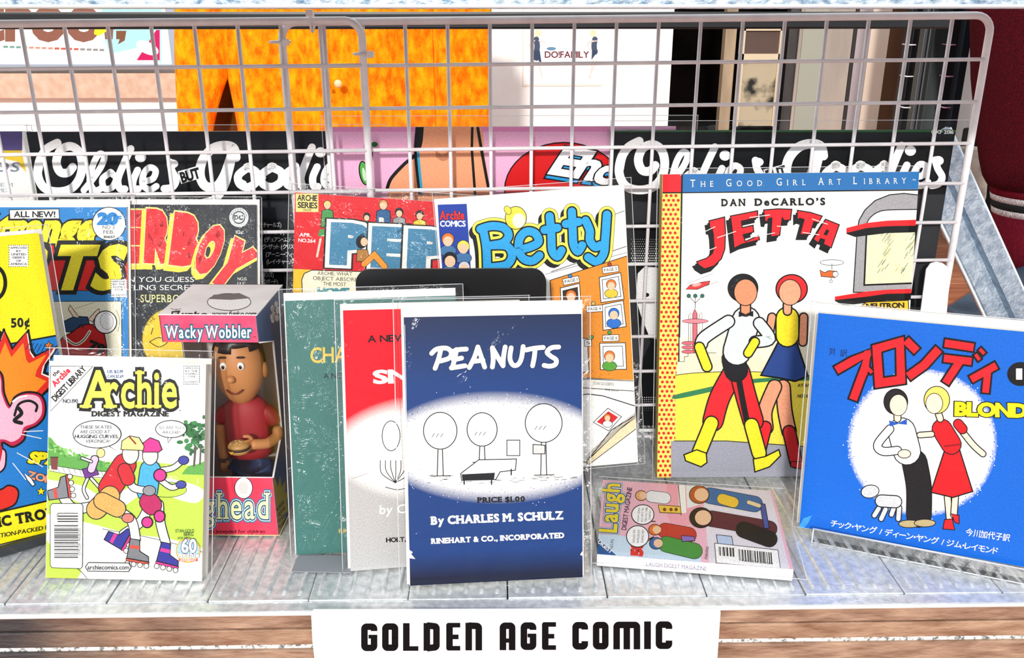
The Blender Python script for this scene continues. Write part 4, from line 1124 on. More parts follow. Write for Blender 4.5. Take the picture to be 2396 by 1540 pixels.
# --- big yellow comic at far left
def cov_yellow(k):
    k.full('#f7ea14')
    k.P([(-300, 850), (0, 808), (145, 782), (260, 762), (300, 1160), (112, 1172), (0, 1196), (-300, 1260)], '#1d7ccb')
    k.S([(-300, 850), (0, 809), (145, 783)], 4, '#0a0a0a'); k.S([(-300, 1262), (0, 1198), (112, 1172), (260, 1140)], 4, '#0a0a0a')
    k.EO(-14, 662, 22, 34, '#f7ea14', ow=9)
    codestamp(k, 21, 574, 66, 624, ['APPROVED', 'BY', 'UNITED', 'GEEKS', 'OF', 'AMERICA'])
    k.T('50¢', 27, 766, 20, 44, '#141414', rot=3, b=.04, ser=True)
    pts = [(-40, 800), (-10, 828), (10, 776), (28, 820), (62, 778), (70, 826), (78, 838), (128, 812), (100, 858), (96, 876), (128, 890), (108, 912), (90, 930), (60, 980), (-40, 1000)]
    k.PO([(x + (x - 20) * .10, y - 4) for x, y in pts], '#f4f0ea', ow=7); k.P(pts, '#e02818'); k.P([(20 + (x - 20) * .82, 900 + (y - 900) * .8) for x, y in pts], '#f4901c')
    k.P([(2, 800), (4, 776), (-6, 770), (-10, 800)], '#0a0a0a')
    # big plain pink shape with a coiled shell-like end
    k.PO([(-60, 860), (0, 870), (10, 920), (24, 950), (34, 930), (60, 918), (92, 922), (106, 944), (104, 975), (86, 996), (62, 1008), (56, 1030), (30, 1046), (6, 1036), (0, 1060), (-60, 1080)], '#c21f4c', ow=5, sm=True)
    k.P(k.spline([(-60, 868), (-4, 876), (4, 922), (20, 956), (34, 938), (60, 924), (88, 928), (98, 948), (96, 972), (80, 990), (56, 1000), (48, 1022), (28, 1034), (2, 1028), (-60, 1040)], 5, True), '#f6b9cf')
    k.S([(34, 972), (44, 946), (68, 938), (86, 948), (84, 962)], 6, '#0a0a0a', sm=True); k.S([(50, 990), (34, 984), (50, 968), (44, 956)], 9, '#0a0a0a', sm=True); k.S([(30, 940), (44, 930), (62, 926)], 4, '#fff', sm=True)
    k.PO([(-60, 1070), (4, 1050), (14, 1074), (2, 1104), (-60, 1120)], '#f6b9cf', ow=4, sm=True); k.P(k.spline([(-60, 1040), (0, 1040), (2, 1074), (-10, 1090), (-60, 1100)], 4, True), '#c2182c')
    k.PO([(-40, 1150), (0, 1146), (20, 1136), (40, 1144), (42, 1164), (26, 1186), (-40, 1200)], '#dd2a1c', ow=4, sm=True)
    k.T('SPAK', 66, 1082, 24, 96, '#f7ea14', rot=-4, sh=.3, b=.07, o='#0a0a0a', ow=.06); k.T('ZONK', 64, 1118, 16, 78, '#f2a27c', rot=-14, b=.05, o='#0a0a0a', ow=.05)
    def star(x, y, r, c): k.PO([(x + (r if q % 2 == 0 else r * .45) * sin(q * pi / 5), y - (r if q % 2 == 0 else r * .45) * cos(q * pi / 5)) for q in range(10)], c, ow=1.6)
    star(114, 809, 11, '#f4801c'); star(96, 1150, 11, '#f7ea14')
    for i in range(9): k.S([(60 + i * 9, 818 + i * 2), (70 + i * 9, 802 + i)], 1.6, '#0a2a52')
    for (a_, b2, c_, d_) in ((50, 1016, 96, 1026), (40, 1060, 100, 1092), (30, 1084, 60, 1122), (56, 1010, 100, 1008)): k.S([(a_, b2), (c_, d_)], 2, '#f4f4f0')
    k.PO([(56, 1106), (74, 1120), (82, 1134), (76, 1138), (64, 1124)], '#fff', ow=1.8)
    k.T('COMIC TROVE', -78, 1246, 22, 232, '#0c0c0c', rot=10, b=.05, ser=True); k.T('ACTION-PACKED PICTURES', -22, 1262, 9.5, 196, '#0c0c0c', rot=10, b=.015, sh=.2)
comic('comic_magazine', (-0.50102, 0.00406, 0.58280, 0.21020, -0.03795, 0.18000, 0.24168), .013, 'large yellow and blue comic with an orange burst, standing on a low dark stand', 'comic book', 'large comics', cov_yellow, thick=.004, bt=.003, brr=.003, sl=(.003, .0075, .006, .002))
# its low dark stand
Ft = Flat(-0.50102, 0.00406, .0, 0.58280, 0, 0, .18, .24)
e = empty('display_stand', Ft.o, Matrix((Ft.u, -Ft.n, Ft.v)).transposed()); tag(e, 'low dark grey stand under the large yellow comic at the left edge', 'stand')
bm = bmesh.new(); prism(bm, [(-.010, .002), (-.010, .010), (-.006, .010), (-.004, .0055), (.05, .0055), (.05, .002)], -.01, .165, 'x'); obj('base', bm, M['dark'], e)
bm = bmesh.new(); prism(bm, [(.052 - .002, .002), (.054, .002), (.078, .19), (.075, .19)], .03, .13, 'x'); obj('back_rest', bm, M['dark'], e)

# --- blue comic with yellow title, leaning far left
def cov_sports(k):
    k.full('#2b87cf')
    k.P([(-200, 480), (320, 480), (320, 485), (-200, 485)], '#f6f6f2')
    k.P([(-200, 574), (301, 572), (303, 680), (-200, 682)], '#e51f1c'); k.S([(-200, 573), (301, 571)], 2, '#0e0e0e'); k.S([(-200, 681), (303, 680)], 1.6, '#0e0e0e')
    k.PO([(22, 491), (138, 489), (139, 512), (23, 513)], '#fdfdfb', ow=1.8); k.T('ALL NEW!', 33, 508, 13, 96, '#0e0e0e', b=.03)
    k.T('Strange', -54, 563, 61, 268, '#f8e92c', sh=.28, b=.075, o='#0b0b0b', ow=.05, gap=.12)
    for c_, b_ in (('#0b0b0b', .13), ('#f8e92c', .055)): k.T('SPORTS', -240, 672, 92, 510, c_, sh=.3, b=b_, gap=.14)
    k.EO(255, 524, 38, 38, '#fdfdfb', ow=2); k.T('20', 231, 524, 24, 42, '#2b87cf', b=.09); k.T('c', 275, 512, 9, 8, '#2b87cf', b=.08)
    k.T('NO 3', 240, 536, 8, 28, '#222'); k.T('FEB.', 242, 547, 8, 26, '#222'); k.T('30657', 242, 557, 5, 27, '#222', b=.04)
    codestamp(k, 260, 654, 297, 696, ['APPROVED', 'BY THE', 'COMICS', 'CODE', '', 'AUTHORITY'])
    k.PO([(-100, 706), (284, 705), (288, 1100), (-100, 1100)], '#f3efd6', ow=1.6)
    # ball player seen from behind with white helmet
    k.PO([(150, 752), (175, 740), (205, 742), (210, 762), (180, 778), (152, 776)], '#26476f', ow=2)
    k.PO([(172, 742), (160, 724), (164, 714), (176, 730), (186, 744)], '#f6dcc4', ow=1.6); k.PO([(206, 748), (224, 728), (232, 722), (234, 738), (224, 756)], '#f6dcc4', ow=1.6)
    k.PO([(140, 800), (168, 778), (196, 760), (228, 764), (246, 790), (240, 850), (140, 860)], '#c81a1e', ow=2.4, sm=True)
    k.S([(152, 790), (176, 806), (196, 796), (210, 776)], 7, '#f3efe0', sm=True); k.S([(152, 790), (176, 806), (196, 796), (210, 776)], 2, '#111', sm=True)
    k.EO(231, 756, 12, 14, '#f6dcc4', ow=1.8); k.EO(247, 754, 25, 25, '#fdfdfb', ow=2.4); k.EO(250, 752, 15, 19, '#f4f4f4', ow=.8, rot=10)
    k.T('79', 206, 818, 22, 36, '#0d0d0d', b=.07, rot=-20); k.T('79', 184, 768, 7, 12, '#0d0d0d', b=.04)
    k.S([(272, 726), (280, 748), (276, 776)], 1.2, '#8a8a60', sm=True); k.S([(176, 722), (220, 708)], 1, '#8a8a60')
comic('comic_magazine', (-0.50489, 0.15728, 0.01263, 0.34471, -0.00269, 0.16800, 0.25700), .001, 'blue, red and yellow sports comic leaning behind the small white digest', 'comic book', 'large comics', cov_sports, thick=.002, bt=.006, sl=(.006, .006, .011, .001))

# --- dark comic with red title
def cov_boy(k):
    k.full('#1b222b')
    k.T('SUP', 150, 600, 100, 132, '#e0202c', b=.08, o='#f5e24a', ow=.04)
    def L(ch, x, y, h_, w_, r_):
        k.T(ch, x - 8, y + 9, h_, w_, '#f5e24a', rot=r_, b=.13); k.T(ch, x, y, h_, w_, '#e0202c', rot=r_, b=.095, o='#f7e98e', ow=.025)
    L('E', 286, 603, 98, 42, 0); L('R', 345, 602, 100, 46, -3); L('B', 405, 607, 98, 46, -7); L('O', 454, 620, 94, 42, -22); L('Y', 494, 642, 96, 52, -38)
    k.EO(559, 509, 21, 21, '#cfd3d4', '#e6e6e2', 1.5); k.E(559, 509, 15, 15, '#1b222b'); k.E(559, 509, 12.5, 12.5, '#cfd3d4'); k.T('DC', 549, 514, 10, 20, '#1b222b', b=.05, ser=True)
    for i, ch in enumerate('SUPERMAN'): a_ = radians(160 - i * 20); k.T(ch, 559 + 17 * cos(a_), 509 - 17 * sin(a_), 3.4, 3, '#1b222b', rot=160 - i * 20 - 90)
    k.T('10¢', 552, 547, 8, 18, '#e9e9e4'); k.T('CAN YOU GUESS', 262, 660, 12, 192, '#f0f0ec', sh=.08); k.T('THE STARTLING SECRET OF', 180, 679, 12, 318, '#f0f0ec')
    k.T('SUPERBOY"', 329, 707, 17, 116, '#f4efa0', ser=True, b=.005)
    k.T('NO.15', 556, 656, 7, 21, '#e9e9e4'); k.T('JULY', 554, 668, 7, 18, '#e9e9e4'); k.T('AUG.', 554, 680, 7, 22, '#e9e9e4')
    k.EO(396, 796, 62, 72, '#f2cf2e', '#8a7414', 2)
    for i, ch in enumerate('THE BOY WITH'): a_ = radians(150 - i * 9); k.T(ch, 396 + 54 * cos(a_), 796 - 62 * sin(a_), 8, 6, '#3b3212', rot=150 - i * 9 - 90) if ch != ' ' else None
    k.S([(350, 800), (372, 790), (392, 800), (372, 812), (350, 800)], 2, '#3b3212', sm=True); k.S([(358, 768), (354, 782)], 2, '#3b3212')
comic('comic_magazine', (-0.40175, 0.16520, 0.00167, 0.33600, -0.00590, 0.17800, 0.25700), .001, 'black comic with red and yellow slanting letters behind the toy box', 'comic book', 'large comics', cov_boy, thick=.002, bt=.005, brr=.002, sl=(.004, .004, .007, .001), amp=.0009, film=FILMW)

# --- red comic
def cov_pep(k):
    k.full('#dd1e28')
    k.P([(600, 625), (1100, 650), (1100, 1200), (600, 1200)], '#f4c62e')
    k.R(692, 453, 745, 496, '#efe08a'); k.T('ARCHIE', 696, 469, 13, 46, '#2a2012', rot=-2, b=.03); k.T('SERIES', 697, 486, 13, 45, '#2a2012', rot=-2, b=.03); k.T('15128', 710, 494, 5, 18, '#2a2012')
    k.T('APR.', 701, 553, 8, 27, '#fff', rot=-3, b=.02); k.T('NO.264', 698, 566, 8, 40, '#fff', rot=-3, b=.02)
    def av(x, y, s_, top, hair):
        k.PO([(x - 15 * s_, y + 50), (x - 13 * s_, y + 12), (x, y + 6), (x + 13 * s_, y + 12), (x + 15 * s_, y + 50)], top, ow=1.6); k.EO(x, y - 3, 8 * s_, 9 * s_, hair, ow=1.2); k.E(x, y, 6.4 * s_, 7 * s_, '#efc9a4')
    av(766, 482, 1.0, '#4c9a52', '#f1d46a'); av(858, 510, .95, '#4c8a52', '#1c1c22'); av(897, 482, 1.2, '#2c5f92', '#d9a05a'); av(934, 500, 1.1, '#9a9c9c', '#1c1c22'); av(982, 506, 1.1, '#e9c92e', '#2a2222')
    k.T('R', 888, 522, 12, 12, '#f3f0e0', b=.06)
    k.S([(750, 560), (742, 600)], 5, '#f1dcc6'); k.S([(766, 560), (760, 606)], 5, '#f1dcc6'); k.P([(748, 536), (776, 538), (772, 556), (744, 552)], '#4c9a52')
    for ch, x, y, h_, w_ in (('P', 783, 611, 82, 72), ('E', 878, 618, 80, 58), ('P', 965, 624, 80, 78)):
        k.T(ch, x, y, h_, w_, '#15191c', b=.16, rot=-2.5); k.T(ch, x, y, h_, w_, '#f7f5ee', b=.135, rot=-2.5); k.T(ch, x, y, h_, w_, '#4787ab', b=.075, rot=-2.5)
    k.EO(846, 566, 12, 15, '#15151a', ow=1); k.E(852, 566, 8, 10, '#efc9a4'); k.PO([(836, 584), (860, 584), (866, 612), (834, 612)], '#b9803a', ow=1.4); k.SO([(852, 618), (876, 596), (900, 624)], 13, '#f09a2c', ow=2)
    k.PO([(712, 640), (730, 632), (1000, 640), (1000, 720), (726, 720), (708, 690), (706, 655)], '#fbf3d8', ow=2)
    for t_, x, y, w_ in (('ARCHIE, WHAT', 743, 643, 81), ('OBJECT ABSORBS', 732, 655, 112), ('THE MOST', 756, 668, 54)): k.T(t_, x, y, 8.5, w_, '#1b1b20', rot=-2)
    k.T('HOME', 744, 690, 16, 72, '#2f8a94', rot=-1, b=.07)
comic('comic_magazine', (-0.2042, 0.2102, -0.05268, 0.17310, -0.05853, 0.16250, 0.2476), .0098, 'red comic with big blue-grey block letters, left of the white one', 'comic book', 'large comics', cov_pep, thick=.002, board=0, sl=(.006, .002, .008, .0005), amp=.0016, front=.002, nx=34, ny=44, film=FILMW)

# --- white comic with blue title and cork board
def cov_betty(k):
    k.full('#fcfcf8')
    k.P([(1024, 479), (1092, 477), (1106, 700), (1036, 700)], '#1d3fa4')
    k.T('Archie', 1030, 513, 19, 57, '#ea2a34', b=.04, ser=True, o='#120a12', ow=.04); k.T('COMICS', 1030, 530, 13, 59, '#ffffff', b=.03)
    bust(k, 1048, 563, 14, hair='#ef7a2c'); bust(k, 1084, 580, 14, hair='#f6e14a'); bust(k, 1053, 610, 16, hair='#12121a'); bust(k, 1086, 628, 13, hair='#d8d8e0')
    k.S([(1322, 545), (1470, 490)], 1.3, '#222'); k.S([(1290, 636), (1470, 575)], 1.6, '#222'); k.S([(1276, 642), (1470, 590)], 1, '#222')
    strokes = [[(1130, 536), (1138, 580), (1140, 640)], [(1124, 536), (1150, 529), (1178, 533), (1190, 550), (1178, 568), (1150, 574)], [(1150, 574), (1186, 576), (1198, 598), (1184, 620), (1140, 626)],
               [(1216, 584), (1240, 578), (1260, 566), (1252, 546), (1232, 542), (1216, 558), (1214, 586), (1226, 606), (1246, 610), (1262, 598)],
               [(1286, 506), (1290, 550), (1292, 586), (1304, 600), (1314, 586)], [(1274, 538), (1304, 533)],
               [(1338, 495), (1340, 540), (1342, 572), (1352, 588), (1362, 574)], [(1324, 524), (1354, 519)],
               [(1370, 516), (1380, 540), (1380, 562), (1392, 578), (1404, 574)], [(1420, 502), (1416, 560), (1412, 594), (1396, 612), (1376, 602)]]
    for s_ in strokes: k.S([(x - 9, y + 9) for x, y in s_], 36, '#0a0a0a', sm=len(s_) > 2)
    for s_ in strokes: k.S(s_, 40, '#111', sm=len(s_) > 2)
    for s_ in strokes: k.S(s_, 38, '#f8ec5c', sm=len(s_) > 2)
    for s_ in strokes: k.S(s_, 26, '#0a0a0a', sm=len(s_) > 2)
    for s_ in strokes: k.S(s_, 19, '#2ea6e4', sm=len(s_) > 2)
    k.EO(1207, 510, 24, 26, '#f6e14a', ow=1.6); k.E(1214, 516, 15, 17, '#fbe9d9'); k.EO(1188, 492, 7, 10, '#f6e14a', ow=1.2, rot=30)
    k.PO([(1287, 656), (1470, 598), (1500, 892), (1300, 880)], '#e8912c', ow=1.8)
    rnd = random.Random(9)
    k.loop(10)
    for i in range(110):
        x = rnd.uniform(1290, 1480); y = rnd.uniform(660, 885); k.S([(x, y), (x + 2, y + 1.6)], 1.1, '#a8560e')
    k.end()
    def photo(pts, cx, cy, r, bg, hair, top):
        k.PO(pts, '#fdfdf8', ow=1.8); mx = sum(p[0] for p in pts) / 4; my = sum(p[1] for p in pts) / 4
        inn = [(mx + (x - mx) * .76, my + (y - my) * .76) for x, y in pts]; k.PO(inn, bg, ow=1.4); bust(k, cx, cy, r, hair=hair, top=top)
    photo([(1311, 674), (1356, 663), (1360, 726), (1314, 740)], 1336, 694, 12, '#3a2e22', '#ef7a2c', '#3b82c4')
    photo([(1402, 649), (1452, 638), (1460, 700), (1406, 708)], 1430, 668, 11, '#e9eef8', '#ef7a2c', '#f2c73a')
    photo([(1409, 713), (1458, 703), (1465, 764), (1411, 773)], 1436, 736, 12, '#f7faee', '#2a70c8', '#2a70c8')
    photo([(1403, 803), (1463, 802), (1466, 864), (1405, 865)], 1426, 836, 12, '#f0f6fb', '#ef7a2c', '#58a23a')
    k.PO([(1340, 790), (1374, 792), (1378, 870), (1342, 874)], '#fdfdf8', ow=1.8)
    for (t_, x, y, r_) in (('PAGE 1', 1322, 663, 12), ('PAGE 2', 1414, 636, 8), ('PAGE 4', 1376, 727, 4), ('PAGE 6', 1414, 795, 2), ('5', 1372, 806, 4)):
        w_ = 30 if len(t_) > 2 else 8
        c_, s2 = cos(radians(r_)), sin(radians(r_)); q = lambda u, v: (x + u * c_ - v * s2 * -1 * -1, y - u * s2 - v * c_)
        k.PO([q(-4, -4), q(w_ + 4, -4), q(w_ + 4, 11), q(-4, 11)], '#fdfdf8', ow=1.4); k.T(t_, x, y, 7, w_, '#15161a', rot=r_, b=.01)
        k.EO(x + 12, y - 17, 4, 4, '#3b82c4' if '1' in t_ else '#a83a2a' if '2' in t_ else '#c8b46a' if '4' in t_ else '#4fa04a', ow=1.2)
    k.P([(1340, 885), (1500, 890), (1500, 912), (1340, 905)], '#f4f2ea'); k.S([(1340, 886), (1500, 892)], 1.6, '#111'); k.S([(1340, 906), (1500, 916)], 1.6, '#111'); k.T('STAN GOLDBERG', 1388, 900, 7, 48, '#222', rot=-3); k.T('BOB SMITH', 1416, 914, 5, 30, '#222', rot=-6)
    k.PO([(1330, 928), (1376, 922), (1410, 926), (1486, 950), (1486, 972), (1430, 1006), (1372, 1080), (1330, 1080)], '#fdfdfa', ow=2.2)
    k.PO([(1372, 1080), (1450, 1004), (1486, 975), (1492, 1000), (1376, 1088)], '#efdcb4', ow=1.6)
    for i in range(5): k.S([(1372, 1078 - i * 3), (1448, 1006 - i * 3), (1486, 978 - i * 3)], 1, '#6b5a3a')
    k.PO([(1388, 988), (1422, 955), (1454, 975), (1424, 1008)], '#fdfdf8', ow=1.6); k.P([(1396, 987), (1423, 962), (1446, 976), (1422, 1000)], '#d6202c'); bust(k, 1421, 978, 8, hair='#ef7a2c', top='#f4f4f4')
comic('comic_magazine', (-0.04075, 0.17629, 0.04078, 0.17403, 0.06327, 0.16449, 0.25083), .003, 'white comic with puffy blue letters and an orange cork board, leaning at the mesh', 'comic book', 'large comics', cov_betty, thick=.002, bt=.004, brr=.001, sl=(.003, .0075, .010, .003))

# --- big hardcover
def cov_jetta(k):
    k.full('#fbfaf0')
    q = lambda L: [(1500 + x / 2.961, 380 + y / 2.961) for x, y in L]
    k.P([(1500, 405), (1596, 405), (1585, 1130), (1500, 1130)], '#f5dc6e')
    k.loop(2)
    for r_ in range(62):
        y = 458 + r_ * 10.9
        for c_ in range(5):
            x = 1552 - (y - 410) * .0212 + c_ * 11.2 + (r_ % 2) * 5.6 - 3
            if x < 1594 - (y - 410) * .011 - 3: k.E(x, y, 3.6, 3.6, '#d42a1e', 0, 10)
    k.end(); k.P([(1500, 400), (1597, 400), (1597, 452), (1500, 452)], '#e01f2c'); k.S([(1500, 452), (2200, 444)], 3.2, '#0c0c0c')
    k.P([(1597, 400), (2200, 392), (2200, 442), (1597, 450)], '#2a72b4'); k.S([(1596, 400), (1584, 1130)], 4, '#0c0c0c')
    x = 1615
    for wd, wl_ in (('THE', 62), ('GOOD', 92), ('GIRL', 76), ('ART', 60), ('LIBRARY', 130)):
        fr_ = (x - 1615) / 528; y = 437.5 - 9 * fr_
        k.T(wd[0], x, y, 17, 13.5 if wd[0] != 'L' else 10, '#f6f1dc', b=.0, ser=True); k.T(wd[1:], x + 25, y - .2, 13, wl_ - 27, '#f6f1dc', b=.0, ser=True, gap=.35, rot=.9)
        x += wl_ + {'THE': 22, 'GOOD': 26, 'GIRL': 22, 'ART': 22, 'LIBRARY': 0}[wd]
    k.T('TM', 2135, 423, 4, 7, '#f6f1dc')
    k.T('DAN', 1689, 482, 15.5, 57, '#101010', b=.05, ser=True, gap=.16, rot=.6); k.T('DeCARLO’S', 1767, 481, 15.5, 166, '#101010', b=.05, ser=True, gap=.13, rot=.6)
    # sky details
    k.P([(1590, 790), (1900, 775), (1900, 900), (1590, 900)], '#ecead2')
    k.P(q([(250, 1380), (300, 1380), (300, 1345), (325, 1345), (325, 1320), (520, 1320), (520, 1340), (840, 1340), (840, 1380), (900, 1380), (900, 1470), (245, 1470)]), '#e4e2c4'); k.S(q([(250, 1380), (300, 1380), (300, 1345), (325, 1345), (325, 1320), (520, 1320)]), 1.2, '#111')
    k.P([(1580, 878), (1640, 872), (1760, 870), (1900, 880), (1900, 1130), (1580, 1130)], '#f3df4c'); k.S([(1580, 878), (1640, 872), (1760, 870), (1900, 880)], 1.6, '#111', sm=True)
    k.P(k.spline([(1580, 924), (1650, 908), (1720, 892), (1800, 884), (1900, 882), (1900, 890), (1800, 893), (1720, 903), (1650, 920), (1580, 934)], 3, True), '#2f7d50')
    k.P([(1570, 1032), (1700, 1032), (1900, 1046), (1900, 1130), (1570, 1130)], '#9a9ba8'); k.S([(1578, 1032), (1700, 1032), (1900, 1046)], 2, '#111')
    k.PO(q([(310, 880), (340, 850), (420, 830), (476, 822), (470, 845), (390, 880)]), '#e23a3a', ow=1.4); k.E(*q([(385, 848)])[0], 11, 4, '#f2a8a0', 12)
    k.S(q([(320, 842), (500, 770)]), 1, '#888'); k.S(q([(450, 858), (535, 825)]), 1, '#888')
    k.PO(q([(358, 1320), (358, 1050), (372, 1015), (388, 1050), (388, 1320)]), '#ee6a78', ow=1.4); k.PO(q([(330, 1250), (330, 1060), (345, 1040), (345, 1250)]), '#f6e8dc', ow=1); k.PO(q([(402, 1200), (402, 1060), (420, 1040), (426, 1150)]), '#f6e8dc', ow=1)
    k.EO(*q([(375, 1100)])[0], 30, 4.5, '#f08a94', ow=1.2)
    for i in range(3): k.EO(*q([(325, 1252 + i * 30)])[0], 14, 3.4, '#ee6a78', ow=1.2)
    for a_ in (330, 375, 424): k.S(q([(375, 975), (a_, 925)]), 1.2, '#222'); k.EO(*q([(a_, 925)])[0], 4, 4, '#2d6a5c', ow=1)
    k.S(q([(375, 1010), (375, 970)]), 1.4, '#222')
    k.EO(*q([(1322, 694)])[0], 27, 6, '#dff0ea', ow=1.2); k.S(q([(1322, 700), (1322, 745)]), 1.2, '#222')
    k.PO(q([(1238, 745), (1270, 765), (1300, 750), (1355, 755), (1365, 775), (1340, 798), (1248, 790)]), '#ee6a2c', ow=1.6); k.EO(*q([(1345, 775)])[0], 6, 6, '#fff', ow=1.2); k.S(q([(1316, 798), (1316, 818)]), 1, '#222'); k.EO(*q([(1316, 824)])[0], 2.6, 2.6, '#fff', ow=1)
    # rounded window at the right
    G_ = '#a5a3a6'
    k.PO(q([(1470, 900), (1497, 470), (1510, 400), (1550, 330), (1620, 265), (1720, 225), (1820, 215), (2000, 235), (2000, 900)]), G_, ow=2.4)
    k.P(q([(1560, 430), (1585, 385), (1640, 345), (1720, 330), (2000, 325), (2000, 430)]), '#fbfaf0'); k.S(q([(1560, 430), (1585, 385), (1640, 345), (1720, 330), (2000, 325)]), 2.4, '#111', sm=True)
    k.PO(q([(1562, 470), (2000, 440), (2000, 832), (1545, 850)]), '#eceac0', ow=4)
    rnd = random.Random(11)
    k.loop(10)
    for i in range(70):
        u = rnd.uniform(0, 1); x0 = 1590 + u * 280; b0 = rnd.choice([(1700, 500), (1690, 620), (1860, 560), (1650, 760), (1800, 760), (1840, 640)])
        dx = rnd.uniform(-40, 40); dy = rnd.uniform(-40, 40); ln_ = rnd.uniform(20, 60)
        xa, ya = b0[0] + dx + dy * .2, b0[1] + dy - dx
        if 1570 < xa < 1880 and 490 < ya < 800: k.S(q([(xa, ya), (xa + ln_ * .7, max(480, ya - ln_))]), 1, rnd.choice(['#2e5a48', '#4b6b52', '#dcc98a']))
    k.end()
    for (yy0, yy1, xx, t_) in ((455, 402, 1422, 40), (930, 880, 1342, 30)):
        k.P(q([(xx, yy0), (1560, yy0 - 35), (1700, yy1 + 2), (2000, yy1 - 8), (2000, yy1 + t_ + 40), (1700, yy1 + t_ + 48), (xx + 60, yy0 + 62), (xx, yy0 + t_)]), '#0c0c0c')
        k.P(q([(xx, yy0), (1560, yy0 - 35), (1700, yy1 + 2), (2000, yy1 - 8), (2000, yy1 + t_ - 6), (1700, yy1 + t_), (1560, yy0), (xx, yy0 + t_ - 6)]), '#ee2228')
    k.PO(q([(1530, 990), (1560, 968), (1850, 955), (1858, 1100), (1500, 1100)]), '#f1c434', ow=2); k.T('NEUTRON', *q([(1560, 1012)])[0], 11, 88, '#1a1408', rot=1.5, b=.05)
    # title
    J = [[(470, 405), (578, 378), (584, 480), (580, 600), (556, 668), (505, 718), (440, 738), (400, 712), (384, 688), (452, 664), (492, 632), (505, 590), (500, 500), (492, 462), (478, 462)],
         [(618, 372), (806, 335), (808, 382), (694, 408), (700, 452), (775, 436), (780, 482), (706, 502), (722, 548), (814, 506), (820, 536), (700, 566), (644, 594), (632, 480)],
         [(848, 330), (946, 322), (1043, 325), (1034, 400), (990, 402), (976, 380), (960, 506), (898, 516), (906, 384), (880, 390), (874, 410), (858, 408)],
         [(1082, 332), (1170, 346), (1254, 372), (1228, 420), (1196, 412), (1168, 500), (1100, 500), (1128, 396), (1098, 386), (1082, 398)],
         [(1276, 394), (1372, 432), (1316, 592), (1262, 566), (1270, 536), (1242, 528), (1226, 558), (1192, 532)]]
    for L_ in J: k.P(q([(x - 26, y + 34) for x, y in L_]), '#0c0c0c'); k.S(q([(x - 26, y + 34) for x, y in L_]), 3, '#0c0c0c', closed=True)
    for L_ in J: k.P(q([(x - 12, y + 16) for x, y in L_]), '#0c0c0c')
    for L_ in J: k.PO(q(L_), '#e8202a', ow=2.6)
    k.P(q([(1283, 462), (1304, 472), (1286, 508), (1262, 500)]), '#0c0c0c')
    for a_, b2 in (((382, 508), (512, 446)), ((528, 522), (655, 478)), ((402, 636), (520, 588)), ((752, 382), (890, 364)), ((785, 515), (925, 488)), ((942, 442), (1090, 448)), ((1185, 392), (1290, 428)), ((1120, 485), (1232, 502))): k.S(q([a_, b2]), 1.6, '#fbfaf0')
    # two plain faceless figures walking, shapes of flat colour only
    def limb(pts, w_, c, ow=7): k.SO(pts, w_, c, '#0e0e0e', ow, sm=len(pts) > 2)
    limb([(1832, 905), (1836, 960), (1846, 1010)], 30, '#eba07c'); limb([(1846, 1010), (1862, 1080)], 26, '#c81f26'); k.PO([(1850, 1080), (1880, 1080), (1886, 1100), (1850, 1092)], '#c81f26', ow=2)
    limb([(1812, 905), (1790, 960), (1792, 1000)], 30, '#eba07c'); limb([(1790, 1000), (1776, 1056)], 26, '#e8202a')
    k.PO([(1826, 790), (1860, 790), (1890, 880), (1860, 892), (1822, 884), (1780, 878)], '#24448a', ow=4, sm=False)
    limb([(1842, 745), (1842, 785)], 50, '#f6df2a'); limb([(1806, 742), (1798, 790)], 16, '#eba07c'); limb([(1880, 742), (1878, 800)], 16, '#eba07c')
    limb([(1842, 712), (1842, 728)], 16, '#f0a884'); k.EO(1852, 676, 35, 32, '#e2282c', ow=3); k.EO(1848, 684, 25, 29, '#f0a884', ow=2)
    limb([(1716, 870), (1684, 930), (1668, 985)], 44, '#e8202a'); limb([(1664, 990), (1636, 1058)], 30, '#f6df2a'); k.PO([(1600, 1064), (1630, 1052), (1652, 1060), (1654, 1082), (1640, 1092), (1604, 1078)], '#f6df2a', ow=3)
    limb([(1730, 870), (1746, 930), (1762, 985)], 44, '#e8202a'); k.S([(1722, 850), (1736, 930), (1748, 990)], 14, '#0e0e0e', sm=True); limb([(1758, 995), (1776, 1060)], 30, '#f6df2a'); k.PO([(1762, 1074), (1790, 1068), (1822, 1052), (1826, 1066), (1800, 1092), (1766, 1104)], '#f6df2a', ow=3)
    limb([(1716, 840), (1722, 866)], 50, '#101018'); limb([(1745, 750), (1724, 822)], 62, '#dbe7e6'); limb([(1704, 752), (1650, 788), (1640, 806)], 26, '#dbe7e6'); limb([(1636, 812), (1654, 858)], 20, '#f6df2a')
    limb([(1776, 756), (1800, 792), (1766, 800)], 24, '#dbe7e6'); limb([(1766, 800), (1750, 826)], 18, '#f6df2a')
    limb([(1744, 712), (1744, 728)], 20, '#e8946c'); k.EO(1738, 674, 34, 32, '#101014', ow=2); k.EO(1744, 684, 26, 30, '#e8946c', ow=2)
    k.P([(1728, 728), (1744, 735), (1762, 727), (1762, 741), (1744, 737), (1728, 742)], '#101014')
    k.T('AT AN', 1866, 905, 7, 30, '#222', b=.02); k.T('NOT BU', 1866, 930, 7, 30, '#222', b=.02)
EJ = comic('hardcover_book', (0.14024, 0.17301, -0.02207, 0.17268, 0.01119, 0.22168, 0.27527), .003, 'large white hardcover book with red slanted title and red-dotted yellow spine cloth', 'book', None, cov_jetta, thick=.014, board=0, sl=(.0035, .003, .005, .002), spine='#b9a24a', amp=.0005)

